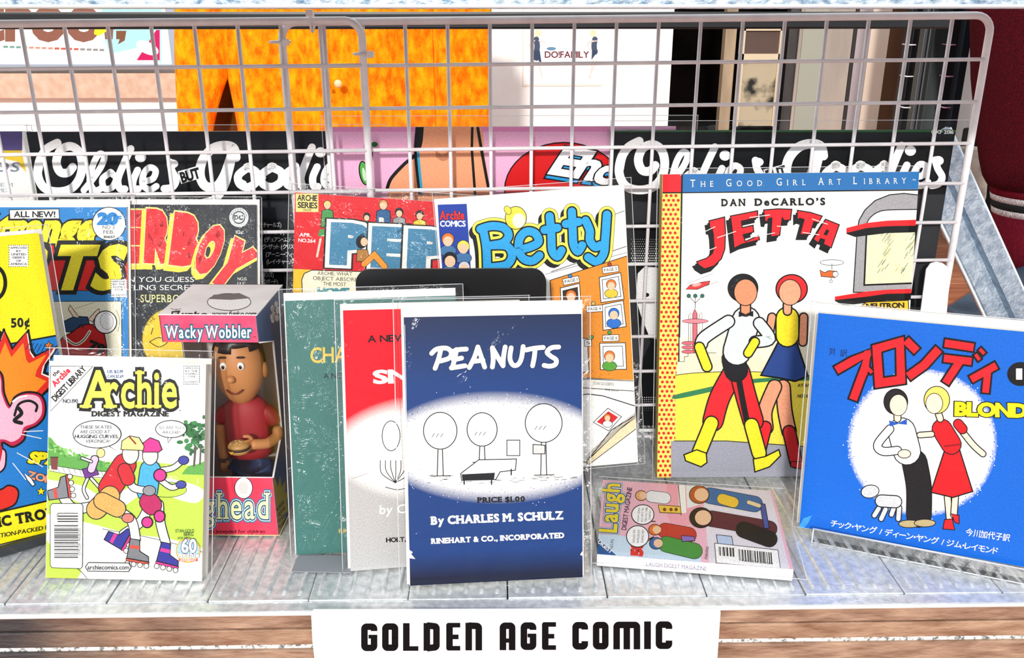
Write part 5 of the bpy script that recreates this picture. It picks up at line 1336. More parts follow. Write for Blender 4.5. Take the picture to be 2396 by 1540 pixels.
# --- blue book at the right on a clear stand
def cov_blue(k):
    k.full('#0b67d0')
    k.E(2158, 1036, 160, 158, '#fdfdfb'); k.ring(2158, 1036, 160, 158, 176, 174, '#fdfdfb', '#0b67d0')
    rnd = random.Random(3)
    k.loop(10)
    for i in range(360):
        t = rnd.random() * 2 * pi; r_ = rnd.gauss(171, 5); k.E(2158 + r_ * cos(t), 1036 + r_ * .988 * sin(t), 1.4, 1.4, rnd.choice(['#fdfdfb', '#0b67d0']), 0, 5)
    k.end()
    q = lambda L: [(1840 + x / 2.138, 680 + y / 2.138) for x, y in L]
    # plain faceless couple and a plain animal shape, flat colours only
    def limb(pts, w_, c, ow=5): k.SO(pts, w_, c, '#0e0e0e', ow, sm=len(pts) > 2)
    limb([(2140, 1082), (2150, 1140), (2150, 1205)], 56, '#15161a'); k.EO(2128, 1226, 24, 8, '#b9a77a', ow=2); k.EO(2164, 1224, 24, 8, '#b9a77a', ow=2)
    limb([(2110, 1010), (2122, 1056)], 62, '#f7fafd'); limb([(2082, 1004), (2054, 1040), (2066, 1056), (2100, 1054)], 17, '#f7fafd'); k.EO(2116, 1062, 14, 9, '#f8dcc6', ow=2)
    limb([(2100, 968), (2100, 980)], 14, '#f8dcc6'); k.EO(2096, 940, 27, 29, '#1c1c20', ow=2); k.EO(2102, 948, 20, 24, '#f8dcc6', ow=1.6); k.P([(2080, 984), (2102, 990), (2122, 980), (2122, 994), (2102, 992), (2082, 998)], '#1f56b8')
    limb([(2216, 1150), (2222, 1215)], 13, '#f8dcc6'); limb([(2236, 1150), (2232, 1205)], 13, '#f8dcc6'); k.PO([(2210, 1216), (2228, 1214), (2234, 1240), (2206, 1238)], '#d81f26', ow=2); k.PO([(2226, 1202), (2244, 1206), (2244, 1226), (2234, 1222)], '#d81f26', ow=2)
    k.PO([(2212, 1048), (2244, 1048), (2276, 1150), (2230, 1164), (2178, 1152)], '#e31a22', ow=3); limb([(2204, 1004), (2226, 1040)], 44, '#e31a22'); k.S([(2210, 1044), (2246, 1040)], 4, '#8f1016')
    limb([(2246, 1002), (2276, 1040), (2300, 1062)], 12, '#f8dcc6'); limb([(2242, 992), (2252, 1004)], 20, '#e31a22'); limb([(2180, 1016), (2152, 1018)], 11, '#f8dcc6')
    limb([(2196, 968), (2200, 980)], 13, '#f8dcc6'); k.EO(2192, 936, 29, 31, '#f2dc6a', ow=2); k.EO(2186, 944, 19, 23, '#f8dcc6', ow=1.6)
    for (a_, b2) in (((2056, 1190), (2046, 1206)), ((2072, 1192), (2062, 1214)), ((2092, 1186), (2086, 1204)), ((2104, 1188), (2102, 1214))): limb([a_, b2], 10, '#cfd2d4')
    limb([(2062, 1172), (2096, 1174)], 26, '#cfd2d4'); k.EO(2036, 1150, 20, 14, '#cfd2d4', ow=2, rot=10)
    K = [([(250, 398), (330, 352), (404, 318), (392, 390), (368, 452), (334, 545)], 40), ([(382, 404), (400, 424)], 17), ([(408, 388), (428, 410)], 17), ([(386, 440), (410, 452)], 0.1),
         ([(452, 290), (568, 256), (574, 446), (464, 462)], 42), ([(598, 248), (652, 302)], 40), ([(610, 430), (690, 372), (762, 292)], 42),
         ([(792, 262), (936, 284)], 38), ([(788, 338), (926, 354)], 36), ([(866, 356), (796, 462)], 38), ([(946, 318), (966, 346)], 17), ([(968, 292), (990, 316)], 17),
         ([(924, 444), (1050, 374)], 36), ([(1006, 410), (996, 510)], 34)]
    for pts, w_ in K:
        if w_ > 1: k.S(q(pts), w_ / 2.138 + 9, '#0e0e12', cap=False, closed=len(pts) == 4 and w_ == 42)
    for pts, w_ in K:
        if w_ > 1:
            # square caps of the outline
            for (a_, b2) in ((pts[0], pts[1]), (pts[-1], pts[-2])):
                if len(pts) == 4 and w_ == 42: continue
                L = math.hypot(a_[0] - b2[0], a_[1] - b2[1]); u = ((a_[0] - b2[0]) / L, (a_[1] - b2[1]) / L)
                k.S(q([(a_[0], a_[1]), (a_[0] + u[0] * 9, a_[1] + u[1] * 9)]), w_ / 2.138 + 9, '#0e0e12', cap=False)
    for pts, w_ in K:
        if w_ > 1: k.S(q(pts), w_ / 2.138, '#e6202a', cap=False, closed=len(pts) == 4 and w_ == 42)
    for pts in ([(404, 318)], [(330, 352)], [(392, 390)], [(368, 452)]): k.E(*q(pts)[0], 9.2, 9.2, '#e6202a')
    k.T('対', 1940, 829, 13, 15, '#0a2a66'); k.T('訳', 1966, 833, 13, 17, '#0a2a66')
    k.T('BLONDIE', 2236, 971, 29, 198, '#f6e81a', rot=-1.5, b=.06, o='#0e0e12', ow=.05)
    k.EO(2388, 875, 30, 27, '#0e0e12', '#0e0e12', 1); k.T('1', 2380, 887, 24, 9, '#fff', b=.03)
    k.T('チック・ヤング / ディーン・ヤング / ジム・レイモンド', 1943, 1230, 12.5, 396, '#f7f9fc', rot=-9.6, b=.012); k.T('今川加代子訳', 2259, 1251, 13, 104, '#f7f9fc', rot=-8, b=.012)
    k.P([(1866, 1238), (1880, 1212), (1900, 1205), (1890, 1226), (1876, 1240)], '#3f9af0')
comic('picture_book', (0.24268, 0.08321, -0.42639, 0.07695, 0.03496, 0.18200, 0.18260), .0065, 'bright blue book with red outlined katakana over a white disc, on a clear stand', 'book', None, cov_blue, thick=.009, board=.0012, bt=.006, bl=.003, brr=.002, sl=(.006, .006, .009, .003), block='#f1eee6', amp=.0008)
# clear acrylic stand under it
Fa = Flat(0.2519, 0.0746, 0.0, radians(-22.5), 0, 0, .158, .01)
e = empty('acrylic_stand', Fa.o, Matrix((Fa.u, -Fa.n, Fa.v)).transposed()); tag(e, 'clear acrylic easel stand holding the bright blue book', 'stand')
bm = bmesh.new(); prism(bm, [(-.006, .0004), (-.006, .0125), (-.0035, .0125), (-.0035, .004), (.06, .004), (.06, .0004)], 0, .158, 'x'); obj('base_lip', bm, ACRYL, e)
tubeo('polished_edge', [(0, -.0048, .0125), (.158, -.0048, .0125)], .0009, SEAM, e, 6); tubeo('polished_edge', [(0, -.0062, .0008), (.158, -.0062, .0008)], .0006, SEAM, e, 6)
boxo('edge_cap', -.001, -.0062, .0004, .0, -.0032, .0125, SEAM, e); boxo('edge_cap', .158, -.0062, .0004, .1595, -.0032, .0125, SEAM, e)
bm = bmesh.new(); prism(bm, [(.024, .004), (.0265, .004), (.036, .12), (.0335, .12)], .03, .12, 'x'); obj('back_rest', bm, ACRYL, e)

# --- digest lying flat
Fl_ = Flat(0.0700, 0.0385, .0122, radians(-8.7), radians(90), radians(0), .1480, .1170)
def cov_flat(k):
    k.full('#f2bccb')
    k.P([(1640, 1110), (1800, 1140), (1850, 1340), (1660, 1320)], '#e6e2ea'); k.P([(1560, 1120), (1640, 1126), (1640, 1200), (1580, 1260), (1560, 1200)], '#f2a8b8')
    k.P([(1586, 1124), (1602, 1126), (1606, 1200), (1590, 1202)], '#f8f8f4'); k.S([(1586, 1124), (1594, 1206)], 1.6, '#222'); k.P([(1604, 1128), (1640, 1130), (1640, 1180), (1608, 1190)], '#e9eef0')
    k.P([(1390, 1250), (1446, 1252), (1640, 1290), (1640, 1320), (1390, 1300)], '#cfe4f4')
    k.P([(1390, 1262), (1402, 1262), (1442, 1300), (1390, 1296)], '#215a9a'); k.T('DIGEST', 1398, 1270, 9, 40, '#fff', rot=-40, b=.03)
    for o_, c_, b_ in ((1, '#1d5aa0', .12), (1, '#f8f6e0', .10), (1, '#1d5aa0', .075), (0, '#f6dd1e', .03)): k.T('Laugh', 1442 , 1246, 40, 112, c_, rot=86, b=b_, gap=.12)
    k.T('DIGEST MAGAZINE', 1465, 1241, 11, 100, '#3a1a44', rot=82, b=.02); k.T('NO.192', 1434, 1286, 7, 24, '#3a1a44', rot=84)
    k.T('50', 1502, 1300, 24, 30, '#e2342c', rot=88, b=.09)
    def av(x, y, r1, hair, top, ln, w_=26, dx=40, dy=6):
        k.SO([(x + 24, y + 2), (x + dx + ln, y + dy)], w_, top, '#15151a', 2.4); k.EO(x, y, r1 * 1.12, r1, hair, ow=1.6); k.E(x + 5, y, r1 * .82, r1 * .76, '#f2c9a2')
    av(1500, 1160, 11, '#e8b070', '#eef0f4', 16, 26); av(1636, 1158, 20, '#b8552c', '#3a6ea8', 70, 36, 60, 22); k.SO([(1690, 1168), (1716, 1176)], 24, '#f0c83c', ow=1.6)
    av(1532, 1240, 12, '#e8762c', '#c6342c', 40, 34, 40, 12); av(1640, 1212, 23, '#1c1416', '#5e2630', 90, 36, 70, 26); k.SO([(1740, 1240), (1800, 1262)], 38, '#121614', ow=1)
    av(1535, 1272, 13, '#3a68a8', '#45963e', 50, 36, 40, 18)
    k.PO([(1778, 1180), (1790, 1180), (1800, 1236), (1788, 1238)], '#4a5aa0', ow=1.6); k.SO([(1752, 1176), (1776, 1184)], 9, '#e9d8a8', ow=1.6); k.PO([(1540, 1182), (1592, 1186), (1594, 1202), (1544, 1200)], '#f0c84a', ow=1.4)
    for x in (1555, 1570, 1582): k.E(x, 1193, 4, 4, '#7a3a1c')
    k.PO([(1594, 1254), (1624, 1256), (1626, 1266), (1596, 1268)], '#8e6fc0', ow=1.6); k.PO([(1676, 1252), (1712, 1256), (1716, 1280), (1680, 1276)], '#bcd0ec', ow=1.6)
    bubble(k, 1504, 1205, 25, 22, (1534, 1221)); bubble(k, 1492, 1256, 25, 24, (1530, 1256))
    for i, t_ in enumerate(('WOW, QUICK', 'BUT NOT TILL', 'THEY PAY THEIR', 'CHECK!')): k.T(t_, 1495 + i * 9, 1222 - (i == 3) * 5, 4.4, 34 - (i == 3) * 12, '#222', rot=86)
    for i, t_ in enumerate(('SHOULD WE', 'INTRODUCE', 'OURSELVES?')): k.T(t_, 1485 + i * 10, 1271, 5, 30, '#222', rot=86)
    k.PO([(1672, 1272), (1820, 1288), (1826, 1332), (1676, 1318)], '#fdfdfb', ow=1.4)
    k.barcode(1681, 1280, 1718, 1301, True, 9, dx=1.5, dy=3); k.barcode(1727, 1286, 1806, 1313, True, 22, dx=2, dy=8); k.T('DIRECT EDITION', 1808, 1318, 4.5, 72, '#333', rot=174)
    k.T('STAN GOLD', 1655, 1310, 6, 30, '#222', rot=84)
e = empty('comic_digest', Fl_.o, Fl_.rot); tag(e, 'pink digest with yellow title and barcode, lying flat on the shelf', 'comic book', 'comic digests')
boxo('pages', .0006, .0014, -.0095, Fl_.w - .0006, Fl_.h - .0006, -.0003, M['pages'], e); boxo('back_cover', 0, 0, -.010, Fl_.w, Fl_.h, -.0094, M['board'], e)
boxo('front_cover', 0, 0, -.0003, Fl_.w, Fl_.h, -.00001, M['board'], e); boxo('spine', 0, -.0003, -.010, Fl_.w, .0012, -.00001, mat('spine_white', '#f6f2f0', .4), e)
k = Ink(Fl_, 1.5e-5); cov_flat(k); k.build('cover_print', e)
# spine lettering on the standing front face of the spine
class Sp(Flat): pass
Fs2 = Flat(Fl_.o.x, Fl_.o.y, .0022, radians(-8.7), 0, 0, Fl_.w, .0098)
ks = Ink(Fs2, 4e-4); ks.full('#f6f2f2')
o_ = Fs2
ks.s_txt = True
for i in range(1):
    ks.m = lambda x, y: (x * .001, y * .001)
    # local units: millimetres from the lower left, y upwards
    def mT(txt, x, y, h, w_): 
        xs = 0; lay = []
        for ch in txt:
            if ch == ' ': xs += .3; continue
            vs, fs, _ = glyph(ch); x0 = min(v[0] for v in vs); x1 = max(v[0] for v in vs); lay.append((vs, fs, xs - x0)); xs += x1 - x0 + .08
        for vs, fs, dx in lay:
            L = [((x + (v[0] + dx) * w_ / xs) * .001, (y + v[1] * h / CAPH) * .001) for v in vs]
            for f in fs: ks.add([L[q] for q in f], lin('#6b5a7c'), True)
    ks.lv += 1; mT('LAUGH DIGEST MAGAZINE', 38, 3.2, 3.4, 46)
so = ks.build('spine_print', e); so.matrix_parent_inverse = Matrix.Identity(4)
mw = Fs2.rot.to_4x4(); mw.translation = Fs2.o; ew = Fl_.rot.to_4x4(); ew.translation = Fl_.o
so.matrix_basis = ew.inverted() @ mw
pouch(e, Fl_, .004, .010, .004, .004, .0108, .0012, amp=.0009, seed=5)

# --- black easel plate behind the paperbacks
c = at_y(1055, 628, .150)
e = empty('book_easel', (c.x, .138, 0)); tag(e, 'plain black easel plate with rounded corners behind the paperbacks', 'easel')
hw = (at_y(1280, 628, .15).x - at_y(832, 628, .15).x) / 2; H_ = c.z
pts = []
for (cx, cz, a0) in ((hw - .012, H_ - .012, 0), (-hw + .012, H_ - .012, 90), (-hw + .004, .004, 180), (hw - .004, .004, 270)):
    R_ = .012 if cz > .1 else .004
    for q in range(7): a_ = radians(a0 + q * 15); pts.append((cx + R_ * cos(a_), cz + R_ * sin(a_)))
bm = bmesh.new(); prism(bm, pts, 0, .003, 'y'); bmesh.ops.transform(bm, matrix=Matrix.Rotation(radians(-3), 4, 'X'), verts=bm.verts[:])
obj('plate', bm, M['black'], e); boxo('foot', -.05, -.03, .0008, .05, .02, .003, M['black'], e, .0008)

# grey card strip lying under the green paperback
p0, p1, p2, p3 = at_z(700, 1296, .0022), at_z(842, 1302, .0022), at_z(822, 1340, .0022), at_z(682, 1337, .0022)
bm = bmesh.new(); prism(bm, [(p.x, p.y) for p in (p3, p2, p1, p0)], .0016, .0022, 'z')
o = obj('grey_card', bm, mat('grey_card_m', '#8d9298', .7), None); tag(o, 'flat grey card lying under the foot of the green paperback', 'card')

# --- white shelf sign
a_, b2 = at_y(731, 1532, -.0125), at_y(1686, 1426, -.0125)
Fg = Flat(a_.x, -.0125, at_y(731, 1560, -.0125).z, 0, 0, 0, b2.x - a_.x, b2.z - at_y(731, 1560, -.0125).z)
e = empty('shelf_sign', Fg.o, Fg.rot); tag(e, 'white shelf sign with bold black rounded capitals on the wooden apron', 'sign')
bm = bmesh.new()
k = Ink(Fg, 2e-5)
def gl(x, y): return k.m(x, y)
outl = [gl(738, 1560), gl(1677, 1560), gl(1679, 1533), gl(1686, 1432), gl(1684, 1426), gl(733, 1428), gl(728, 1436), gl(731, 1500)]
prism(bm, outl, -.0012, 0, 'z'); obj('card', bm, M['paper'], e)
def blk(ch, x0, x1, y0, y1, w_=15.5):
    h = w_ / 2; L, R, T_, B_ = x0 + h, x1 - h, y0 + h, y1 - h; mid = (y0 + y1) / 2 + 1; r = 5
    def arcp(cx, cy, a0, a1): return [(cx + r * cos(radians(a0 + (a1 - a0) * q / 5)), cy - r * sin(radians(a0 + (a1 - a0) * q / 5))) for q in range(6)]
    C_ = lambda **kw: k.S(kw['p'], w_, '#0a0c10', cap=False)
    tl = arcp(L + r, T_ + r, 180, 90); trr = arcp(R - r, T_ + r, 90, 0); brr_ = arcp(R - r, B_ - r, 0, -90); bl_ = arcp(L + r, B_ - r, 270, 180)
    def S(p):
        k.S(p, w_, '#0a0c10', cap=False)
    if ch in 'O': S([(R, mid)] + [(R, B_ - r)] + brr_ + bl_ + tl + trr + [(R, mid + 1)])
    elif ch in 'GC':
        S([(R, y0 + 18)] + trr[::-1] + tl[::-1] + bl_[::-1] + brr_[::-1] + [(R, y1 - 20)])
        if ch == 'G': S([(R, y1 - 16), (R, mid + 1)]); S([(R + h, mid - 1), (R - 8, mid - 1)]) if False else k.R(R - 13, mid - 7, R + h, mid + 2, '#0a0c10')
    elif ch == 'L': S([(L, y0), (L, y1)]); k.R(L - h, y1 - 11, x1, y1, '#0a0c10')
    elif ch == 'E': k.R(x0, y0 + 4, x0 + w_, y1 - 4, '#0a0c10'); S(arcp(L + r, T_ + r - 2, 180, 90)[:] + [(x1, T_ + 0 - 2)]) if False else None; k.R(x0 + 3, y0, x1, y0 + 11, '#0a0c10'); k.R(x0, mid - 6, x1 - 4, mid + 5, '#0a0c10'); k.R(x0 + 3, y1 - 11, x1, y1, '#0a0c10'); k.E(x0 + 6, y0 + 6, 6, 6, '#0a0c10'); k.E(x0 + 6, y1 - 6, 6, 6, '#0a0c10')
    elif ch == 'D': k.R(x0, y0, x0 + w_, y1, '#0a0c10'); S([(L, T_ - 2)] + trr + brr_ + [(L, B_ + 2)]); k.R(x0, y0, R - r, y0 + 11, '#0a0c10'); k.R(x0, y1 - 11, R - r, y1, '#0a0c10')
    elif ch == 'N': k.R(x0, y0, x0 + w_, y1, '#0a0c10'); S([(L, T_ - 1)] + trr + [(R, y1)]); k.R(x0, y0, R - r, y0 + 11, '#0a0c10')
    elif ch == 'A': S([(L, y1)] + tl + trr + [(R, y1)]); k.R(x0, mid + 4, x1, mid + 14, '#0a0c10')
    elif ch == 'I': k.R(x0, y0, x1, y1, '#0a0c10')
    elif ch == 'M':
        m_ = (x0 + x1) / 2; S([(L, y1)] + tl + [(m_ - h * .4, T_), (m_, T_ + 5), (m_, y1)]); S([(m_, y1), (m_, T_ + 5), (m_ + h * .4, T_)] + trr + [(R, y1)])
for ch, x0, x1 in (('G', 845, 883), ('O', 894, 932), ('L', 943, 979), ('D', 991, 1029), ('E', 1044, 1077), ('N', 1089, 1128), ('A', 1169, 1206), ('G', 1218, 1255), ('E', 1268, 1301), ('C', 1339, 1376), ('O', 1387, 1424), ('M', 1435, 1498), ('I', 1507, 1523), ('C', 1534, 1573)):
    dy = -(x0 - 845) * .0075; blk(ch, x0, x1, 1459 + dy, 1524 + dy)
k.build('lettering', e)

# ---------------------------------------------------------------- toy box and figure
FILMT = film_mat('window_film_m', haze=.0, bscale=6, bstr=.05, rough=.05, gloss=.4)
BW, BD, BH = .074, .076, .193
yaw = radians(-2)
bx_ = Vector((-.187, .0855, .0016)) - Vector((cos(yaw), sin(yaw), 0)) * BW
rot = Matrix.Rotation(yaw, 3, 'Z')
tb = empty('toy_box', bx_, rot); tag(tb, 'red and blue window box with a white lid, beside the green paperback', 'box')
blue = mat('box_blue', '#1d4478', .45, c2='#27558c', scale=40); pink = mat('box_red', '#ec3f5e', .45, c2='#e8344f', scale=60)
inner = mat('box_inner', '#cfc9c4', .7); wht = mat('box_white', '#f3efee', .5, c2='#e9e2df', scale=40)
FH, TH = .0545, .1705     # tray front height, top flap lower edge
boxo('tray_front', 0, 0, 0, BW, .0008, FH, pink, tb); boxo('floor_panel', 0, 0, 0, BW, BD, .0008, inner, tb)
boxo('back_panel', 0, BD - .0008, 0, BW, BD, BH, inner, tb); boxo('header_front', 0, 0, TH, BW, .0008, BH - .0008, mat('box_pink', '#ee5578', .45, c2='#ea3f66', scale=70), tb, .0002)
bm = bmesh.new(); prism(bm, [(-.0004, 0), (BW + .0004, 0), (BW + .0004, BD), (-.0004, BD)], BH - .0008, BH, 'z'); obj('lid', bm, wht, tb)
side = [(0, 0), (BD, 0), (BD, BH - .0008), (0, BH - .0008), (0, TH), (.036, .158), (.036, .078), (0, FH)]
for xs, nm_ in ((BW - .0006, 'side_panel'), (0, 'side_panel')):
    bm = bmesh.new(); prism(bm, side, xs, xs + .0006, 'x'); obj(nm_, bm, blue if xs else blue, tb)
    bm = bmesh.new(); prism(bm, side, xs - .0004 if xs else .0006, xs if xs else .001, 'x'); obj('inner_lining', bm, inner, tb)
# window film
boxo('window_film', .001, .0004, FH, BW - .001, .0006, TH, FILMT, tb)
bm = bmesh.new(); prism(bm, [(0, FH), (.036, .078), (.036, .158), (0, TH)], BW - .0003, BW - .0001, 'x'); obj('window_film', bm, FILMT, tb)
# white cut edges
tubeo('cut_edge', [(BW, 0, FH), (BW, .036, .078), (BW, .036, .158), (BW, 0, TH)], .0006, wht, tb, 5); tubeo('cut_edge', [(0, 0, FH), (BW, 0, FH)], .0005, wht, tb, 5); tubeo('cut_edge', [(0, 0, .0004), (BW, 0, .0004), (BW, BD, .0004)], .0006, mat('yellowed_edge', '#e9d9a0', .5), tb, 5)
def faceink(origin, u, v, w_, h_, name, fn, d=3e-4):
    F = Flat(0, 0, 0, 0, 0, 0, w_, h_); F.u = (rot @ Vector(u)).normalized(); F.v = (rot @ Vector(v)).normalized(); F.n = F.u.cross(F.v); F.o = bx_ + rot @ Vector(origin); F.rot = Matrix((F.u, F.v, F.n)).transposed()
    k = Ink(F, d); fn(k); o = k.build(name, tb)
    ew = rot.to_4x4(); ew.translation = bx_; mw = F.rot.to_4x4(); mw.translation = F.o
    o.matrix_basis = ew.inverted() @ mw
def pr_front(k):
    for c_, b_ in (('#1d6f9a', .10), ('#d9eef2', .07), ('#24506e', .045), ('#f4f3b8', .01)): k.T('Jughead', 424, 1214, 60, 208, c_, b=b_, ser=True, gap=.07)
    k.T('Not intended for children', 480, 1247, 7, 140, '#5c0f1c', b=.02); k.T('under 6 years of age.', 486, 1255, 6.5, 136, '#5c0f1c', b=.02); k.T('R', 632, 1160, 4, 4, '#8c1f30')
    k.EO(570, 1142, 20, 24, '#f4f1ee', ow=1.6); k.E(570, 1142, 12, 15, '#d9d4d0')
def pr_head(k):
    for c_, b_ in (('#2c6480', .12), ('#fdfbe9', .02)):
        k.T('Wacky', 388, 791, 28, 88, c_, rot=.5, b=b_, ser=True); k.T('Wobbler', 482, 791, 28, 108, c_, rot=.5, b=b_, ser=True)
    k.T('TM', 592, 790, 3, 7, '#8c1f30', b=.03)
def pr_top(k):
    k.PO([(402, 729), (422, 727), (414, 742), (400, 743)], '#15161a', ow=1); k.T('F', 405, 741, 9, 9, '#f3efee', sh=.2, b=.05, ser=True); k.T('unko', 424, 740, 10, 60, '#15161a', b=.05, sh=.4, ser=True); k.T('www.funko.com', 495, 739, 10, 103, '#15161a', b=.03, sh=.3)
    for a_ in (-30, 0, 30): k.S([(412, 726), (412 + a_ * .4, 722)], 1, '#15161a')
    k.EO(536, 707, 50, 19, '#f7f4f2', '#15161a', 1.6); k.P([(490, 700), (500, 690), (560, 686), (586, 698), (540, 702)], '#77706e')
def pr_side(k):
    k.full('#1f4a82')
    for s_ in (0,): pass
    k.P([(645, 1210), (650, 1150), (644, 1104), (652, 1130), (658, 1108), (661, 1132), (668, 1120), (668, 1150), (676, 1146), (672, 1170), (676, 1190), (668, 1200), (664, 1222), (652, 1248), (650, 1255)], '#a89a3a')
    for i, t_ in enumerate(('Bobbin', 'Lighthead', 'Wacky', 'Wobbler')): k.T(t_, 650 + i * 3, 1190 + i * 14, 8, 28, '#14140c', rot=52, b=.02)
faceink((0, 0, 0), (1, 0, 0), (0, 0, 1), BW, FH, 'front_print', pr_front, 3e-5)
faceink((0, 0, TH), (1, 0, 0), (0, 0, 1), BW, BH - TH, 'header_print', pr_head, 3e-5)
faceink((0, 0, BH), (1, 0, 0), (0, 1, 0), BW, BD, 'lid_print', pr_top, 3e-5)
def pr_side2(k):
    k.P([(645, 1256), (642, 1170), (640, 1108), (650, 1140), (655, 1112), (659, 1140), (668, 1124), (667, 1156), (676, 1146), (671, 1172), (674, 1196), (668, 1200), (664, 1222), (655, 1248)], '#a89a3a')
    for i, t_ in enumerate(('Bobbin', 'Lighthead', 'Wacky', 'Wobbler')): k.T(t_, 650 + i * 2, 1196 + i * 14, 8, 26, '#14140c', rot=52, b=.02)
faceink((BW, 0, 0), (0, 1, 0), (0, 0, 1), .036, .078 * .72, 'side_print', pr_side2, 3e-5)
def pr_cloud(k):
    for (x, y, r1) in ((638, 722, 8), (646, 712, 7), (650, 726, 9), (640, 736, 8), (648, 744, 8), (638, 750, 6), (634, 742, 6)): k.E(x, y, r1 * .6, r1, '#cfd2d2')
    for i, t_ in enumerate(('I COULD BE', 'A POPSTAR IN', 'A WINK')): k.T(t_, 636 + i * 1, 730 + i * 10, 5, 16, '#222', rot=58)
faceink((BW, .034, .150), (0, 1, 0), (0, 0, 1), .042, BH - .152, 'side_print', pr_cloud, 3e-5)

# the figure: one modelled boy doll with a big nodding head, standing in the box
def doll():
    cx, cy = bx_.x + .047, bx_.y + .036
    e = empty('boy_figurine', (cx, cy, .0026)); tag(e, 'big-headed boy figurine in red sweater and blue trousers holding a burger, inside the window box', 'figurine')
    skin = mat('toy_skin', '#c4854e', .5); hair = mat('toy_hair', '#0c0a0c', .4); red = mat('toy_red', '#9c1420', .6); bl = mat('toy_blue', '#1e3b66', .6)
    def body(name, pts, m_, par, sub=2):
        me = bpy.data.meshes.new(name); me.from_pydata([p[0] for p in pts], [(p[2], i) for i, p in enumerate(pts) if p[2] is not None], [])
        o = link(name, me, m_, par)
        sk = o.modifiers.new('skin', 'SKIN'); sk.use_smooth_shade = True
        for v, p in zip(me.skin_vertices[0].data, pts): v.radius = (p[1][0], p[1][1]) if isinstance(p[1], tuple) else (p[1], p[1])
        me.skin_vertices[0].data[0].use_root = True
        o.modifiers.new('sub', 'SUBSURF').levels = sub; o.modifiers['sub'].render_levels = sub
        for p in me.polygons: p.use_smooth = True
        return o
    def lathe(name, prof, m_, par, n=32, sq=1.0, loc=(0, 0, 0)):
        bm = bmesh.new(); rings = []
        for z, rx, ry in prof: rings.append([bm.verts.new((loc[0] + rx * cos(2 * pi * q / n), loc[1] + ry * sin(2 * pi * q / n), loc[2] + z)) for q in range(n)])
        for A, B in zip(rings, rings[1:]):
            for q in range(n): bm.faces.new((A[q], A[(q + 1) % n], B[(q + 1) % n], B[q]))
        bm.faces.new(rings[0]); bm.faces.new(rings[-1])
        return obj(name, bm, m_, par, True)
    # trousers: two legs grown from one hip
    body('trousers', [((0, 0, .054), (.0145, .0115), None), ((-.0085, 0, .040), (.0105, .0105), 0), ((-.009, -.001, .006), (.0092, .0092), 1), ((.0085, 0, .040), (.0105, .0105), 0), ((.009, -.001, .006), (.0092, .0092), 3)], bl, e)
    for s_ in (-1, 1):
        bm = bmesh.new(); ell(bm, (s_ * .0095, -.006, .0038), (.0085, .015, .0042), 16); obj('shoe', bm, mat('toy_shoe', '#17171a', .4), e, True)
    # sweater
    lathe('sweater', [(.0555, .0160, .0120), (.0565, .0190, .0145), (.0630, .0198, .0150), (.075, .0185, .0142), (.092, .0190, .0135), (.101, .0175, .012), (.106, .0125, .0095), (.1085, .0075, .007)], red, e)
    body('sleeve', [((.013, 0, .0985), .0068, None), ((.0205, -.001, .0915), .0072, 0), ((.0245, -.003, .082), .0070, 1)], red, e); body('sleeve', [((-.013, 0, .0985), .0068, None), ((-.0205, 0, .0915), .0070, 0), ((-.0225, .001, .083), .0066, 1)], red, e)
    # right arm bends across with the burger, five fingers wrap it
    body('arm', [((.0245, -.003, .083), .0050, None), ((.026, -.006, .0745), .0052, 0), ((.019, -.0145, .0715), .0048, 1), ((.0105, -.0195, .0735), .0046, 2), ((.006, -.0215, .0745), .0052, 3)], skin, e)
    for i in range(4): body('finger', [((.0075, -.0205, .0780 - i * .0022), .0016, None), ((.0035, -.0265 - .001 * (1.5 - abs(i - 1.5)), .0790 - i * .0027), .0015, 0), ((-.001 + .0004 * i, -.0285, .0775 - i * .0027), .0013, 1)], skin, e, 1)
    body('thumb', [((.0085, -.0205, .0775), .0018, None), ((.0065, -.0225, .0825), .0017, 0), ((.002, -.0250, .0835), .0014, 1)], skin, e, 1)
    body('arm', [((-.0225, .001, .084), .0048, None), ((-.0235, .001, .072), .0046, 0), ((-.0225, -.003, .058), .0040, 1), ((-.022, -.0045, .0515), .0046, 2)], skin, e)
    for i in range(4): body('finger', [((-.0235 + i * .0012, -.006, .050), .0013, None), ((-.0235 + i * .0012, -.0075, .0455), .0012, 0), ((-.023 + i * .0012, -.0065, .042), .0011, 1)], skin, e, 1)
    body('thumb', [((-.0195, -.0055, .0515), .0014, None), ((-.0175, -.0075, .048), .0012, 0)], skin, e, 1)
    bun = mat('toy_bun', '#b98a4a', .45)
    bm = bmesh.new(); ell(bm, (-.0015, -.0265, .0755), (.0088, .0075, .0052), 20)
    for v in bm.verts:
        if v.co.z < .0755: v.co.z = .0755
    ob = obj('bun_top', bm, bun, e, True)
    bm = bmesh.new(); rnd = random.Random(1)
    for i in range(9):
        a_ = rnd.uniform(pi, 2 * pi); r_ = rnd.uniform(.2, .8); ell(bm, (-.0015 + .0085 * r_ * cos(a_), -.0265 + .0075 * r_ * sin(a_), .0757 + .0052 * sqrt(1 - r_ * r_)), (.0006, .0004, .0003), 6)
    obj('sesame_seeds', bm, mat('seed', '#ead9a8', .5), ob)['kind'] = 'stuff'
    lathe('patty', [(.0732, .0088, .0075), (.0738, .0092, .0079), (.0748, .0092, .0079), (.0755, .0086, .0073)], mat('toy_patty', '#2b1810', .6), e, 24, loc=(-.0015, -.0265, 0))
    bm = bmesh.new(); prism(bm, [(-.0075, .0743), (-.0035, .0743), (-.0055, .0718)], -.0345, -.0338, 'y'); obj('cheese', bm, mat('toy_cheese', '#e0a32e', .5), e)
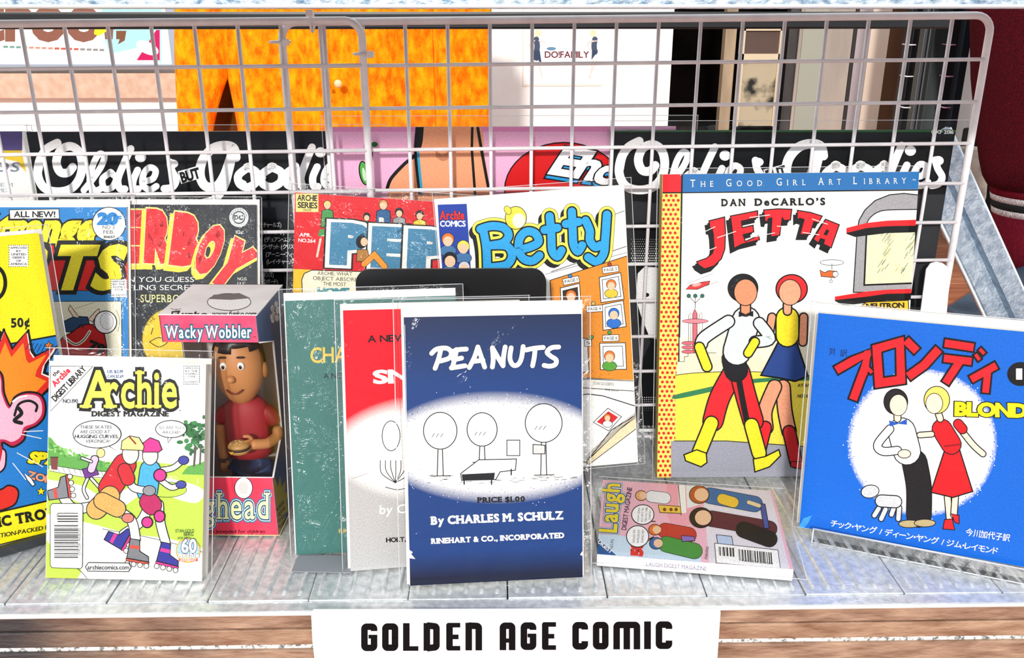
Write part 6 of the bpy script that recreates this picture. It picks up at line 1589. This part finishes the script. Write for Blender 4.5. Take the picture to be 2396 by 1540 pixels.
    lathe('bun_bottom', [(.0695, .0062, .0052), (.0705, .0078, .0066), (.072, .0086, .0074), (.0735, .0087, .0075)], bun, e, 24, loc=(-.0015, -.0265, 0))
    # head
    hd = bmesh.new(); ell(hd, (0, 0, 0), (.0200, .0195, .0330), 36)
    for v in hd.verts:
        t = v.co.z / .033
        v.co.x *= 1 - .10 * max(0, -t) ** 1.5; v.co.y *= 1 - .06 * max(0, -t)
    h_ = obj('head', hd, skin, e, True); h_.location = (-.001, -.004, .1365)
    def hp(nm_, c_, r_, m_, seg=16, rt=None):
        bm = bmesh.new(); ell(bm, c_, r_, seg, rt); return obj(nm_, bm, m_, h_, True)
    hp('nose', (-.001, -.0215, -.003), (.0032, .0034, .0030), skin); hp('ear', (.0203, .001, -.004), (.0028, .0042, .0068), skin, 16); hp('ear', (-.0203, .001, -.004), (.0028, .0042, .0068), skin, 16)
    wht_ = mat('toy_eye', '#f2efe9', .3); blk_ = mat('toy_pupil', '#0a0a0a', .3)
    for s_ in (-1, 1):
        hp('eye', (s_ * .0068, -.0178, .0068), (.0028, .0016, .0034), wht_); hp('pupil', (s_ * .0068, -.0192, .0064), (.0013, .0008, .0017), blk_, 10)
        hp('eyebrow', (s_ * .0070, -.0170, .0138), (.0036, .0012, .0009), hair, 12)
    tubes = bmesh.new(); tube(tubes, [(-.0065 + .0013 * q, -.0205 + abs(q - 5) ** 2 * .00012, -.0135 - .0026 * sin(pi * q / 10)) for q in range(11)], .0007, 6); obj('mouth', tubes, mat('toy_mouth', '#6e1a18', .4), h_, True)
    # hair cap: upper shell with side-burns, built from the head shape
    bm = bmesh.new(); ell(bm, (0, .0012, .003), (.0212, .0208, .0330), 40)
    dele = [v for v in bm.verts if (v.co.z < .0165 + .004 * sin(v.co.x * 260) and v.co.y < -.002) or v.co.z < -.006 or (v.co.z < .004 and v.co.y < .004)]
    bmesh.ops.delete(bm, geom=dele, context='VERTS'); o = obj('hair', bm, hair, h_, True)
    md = o.modifiers.new('s', 'SOLIDIFY'); md.thickness = .0012
    # neck spring plate
    lathe('neck', [(.104, .006, .006), (.109, .006, .006)], mat('toy_neck', '#b0743f', .5), e, 16)
doll()
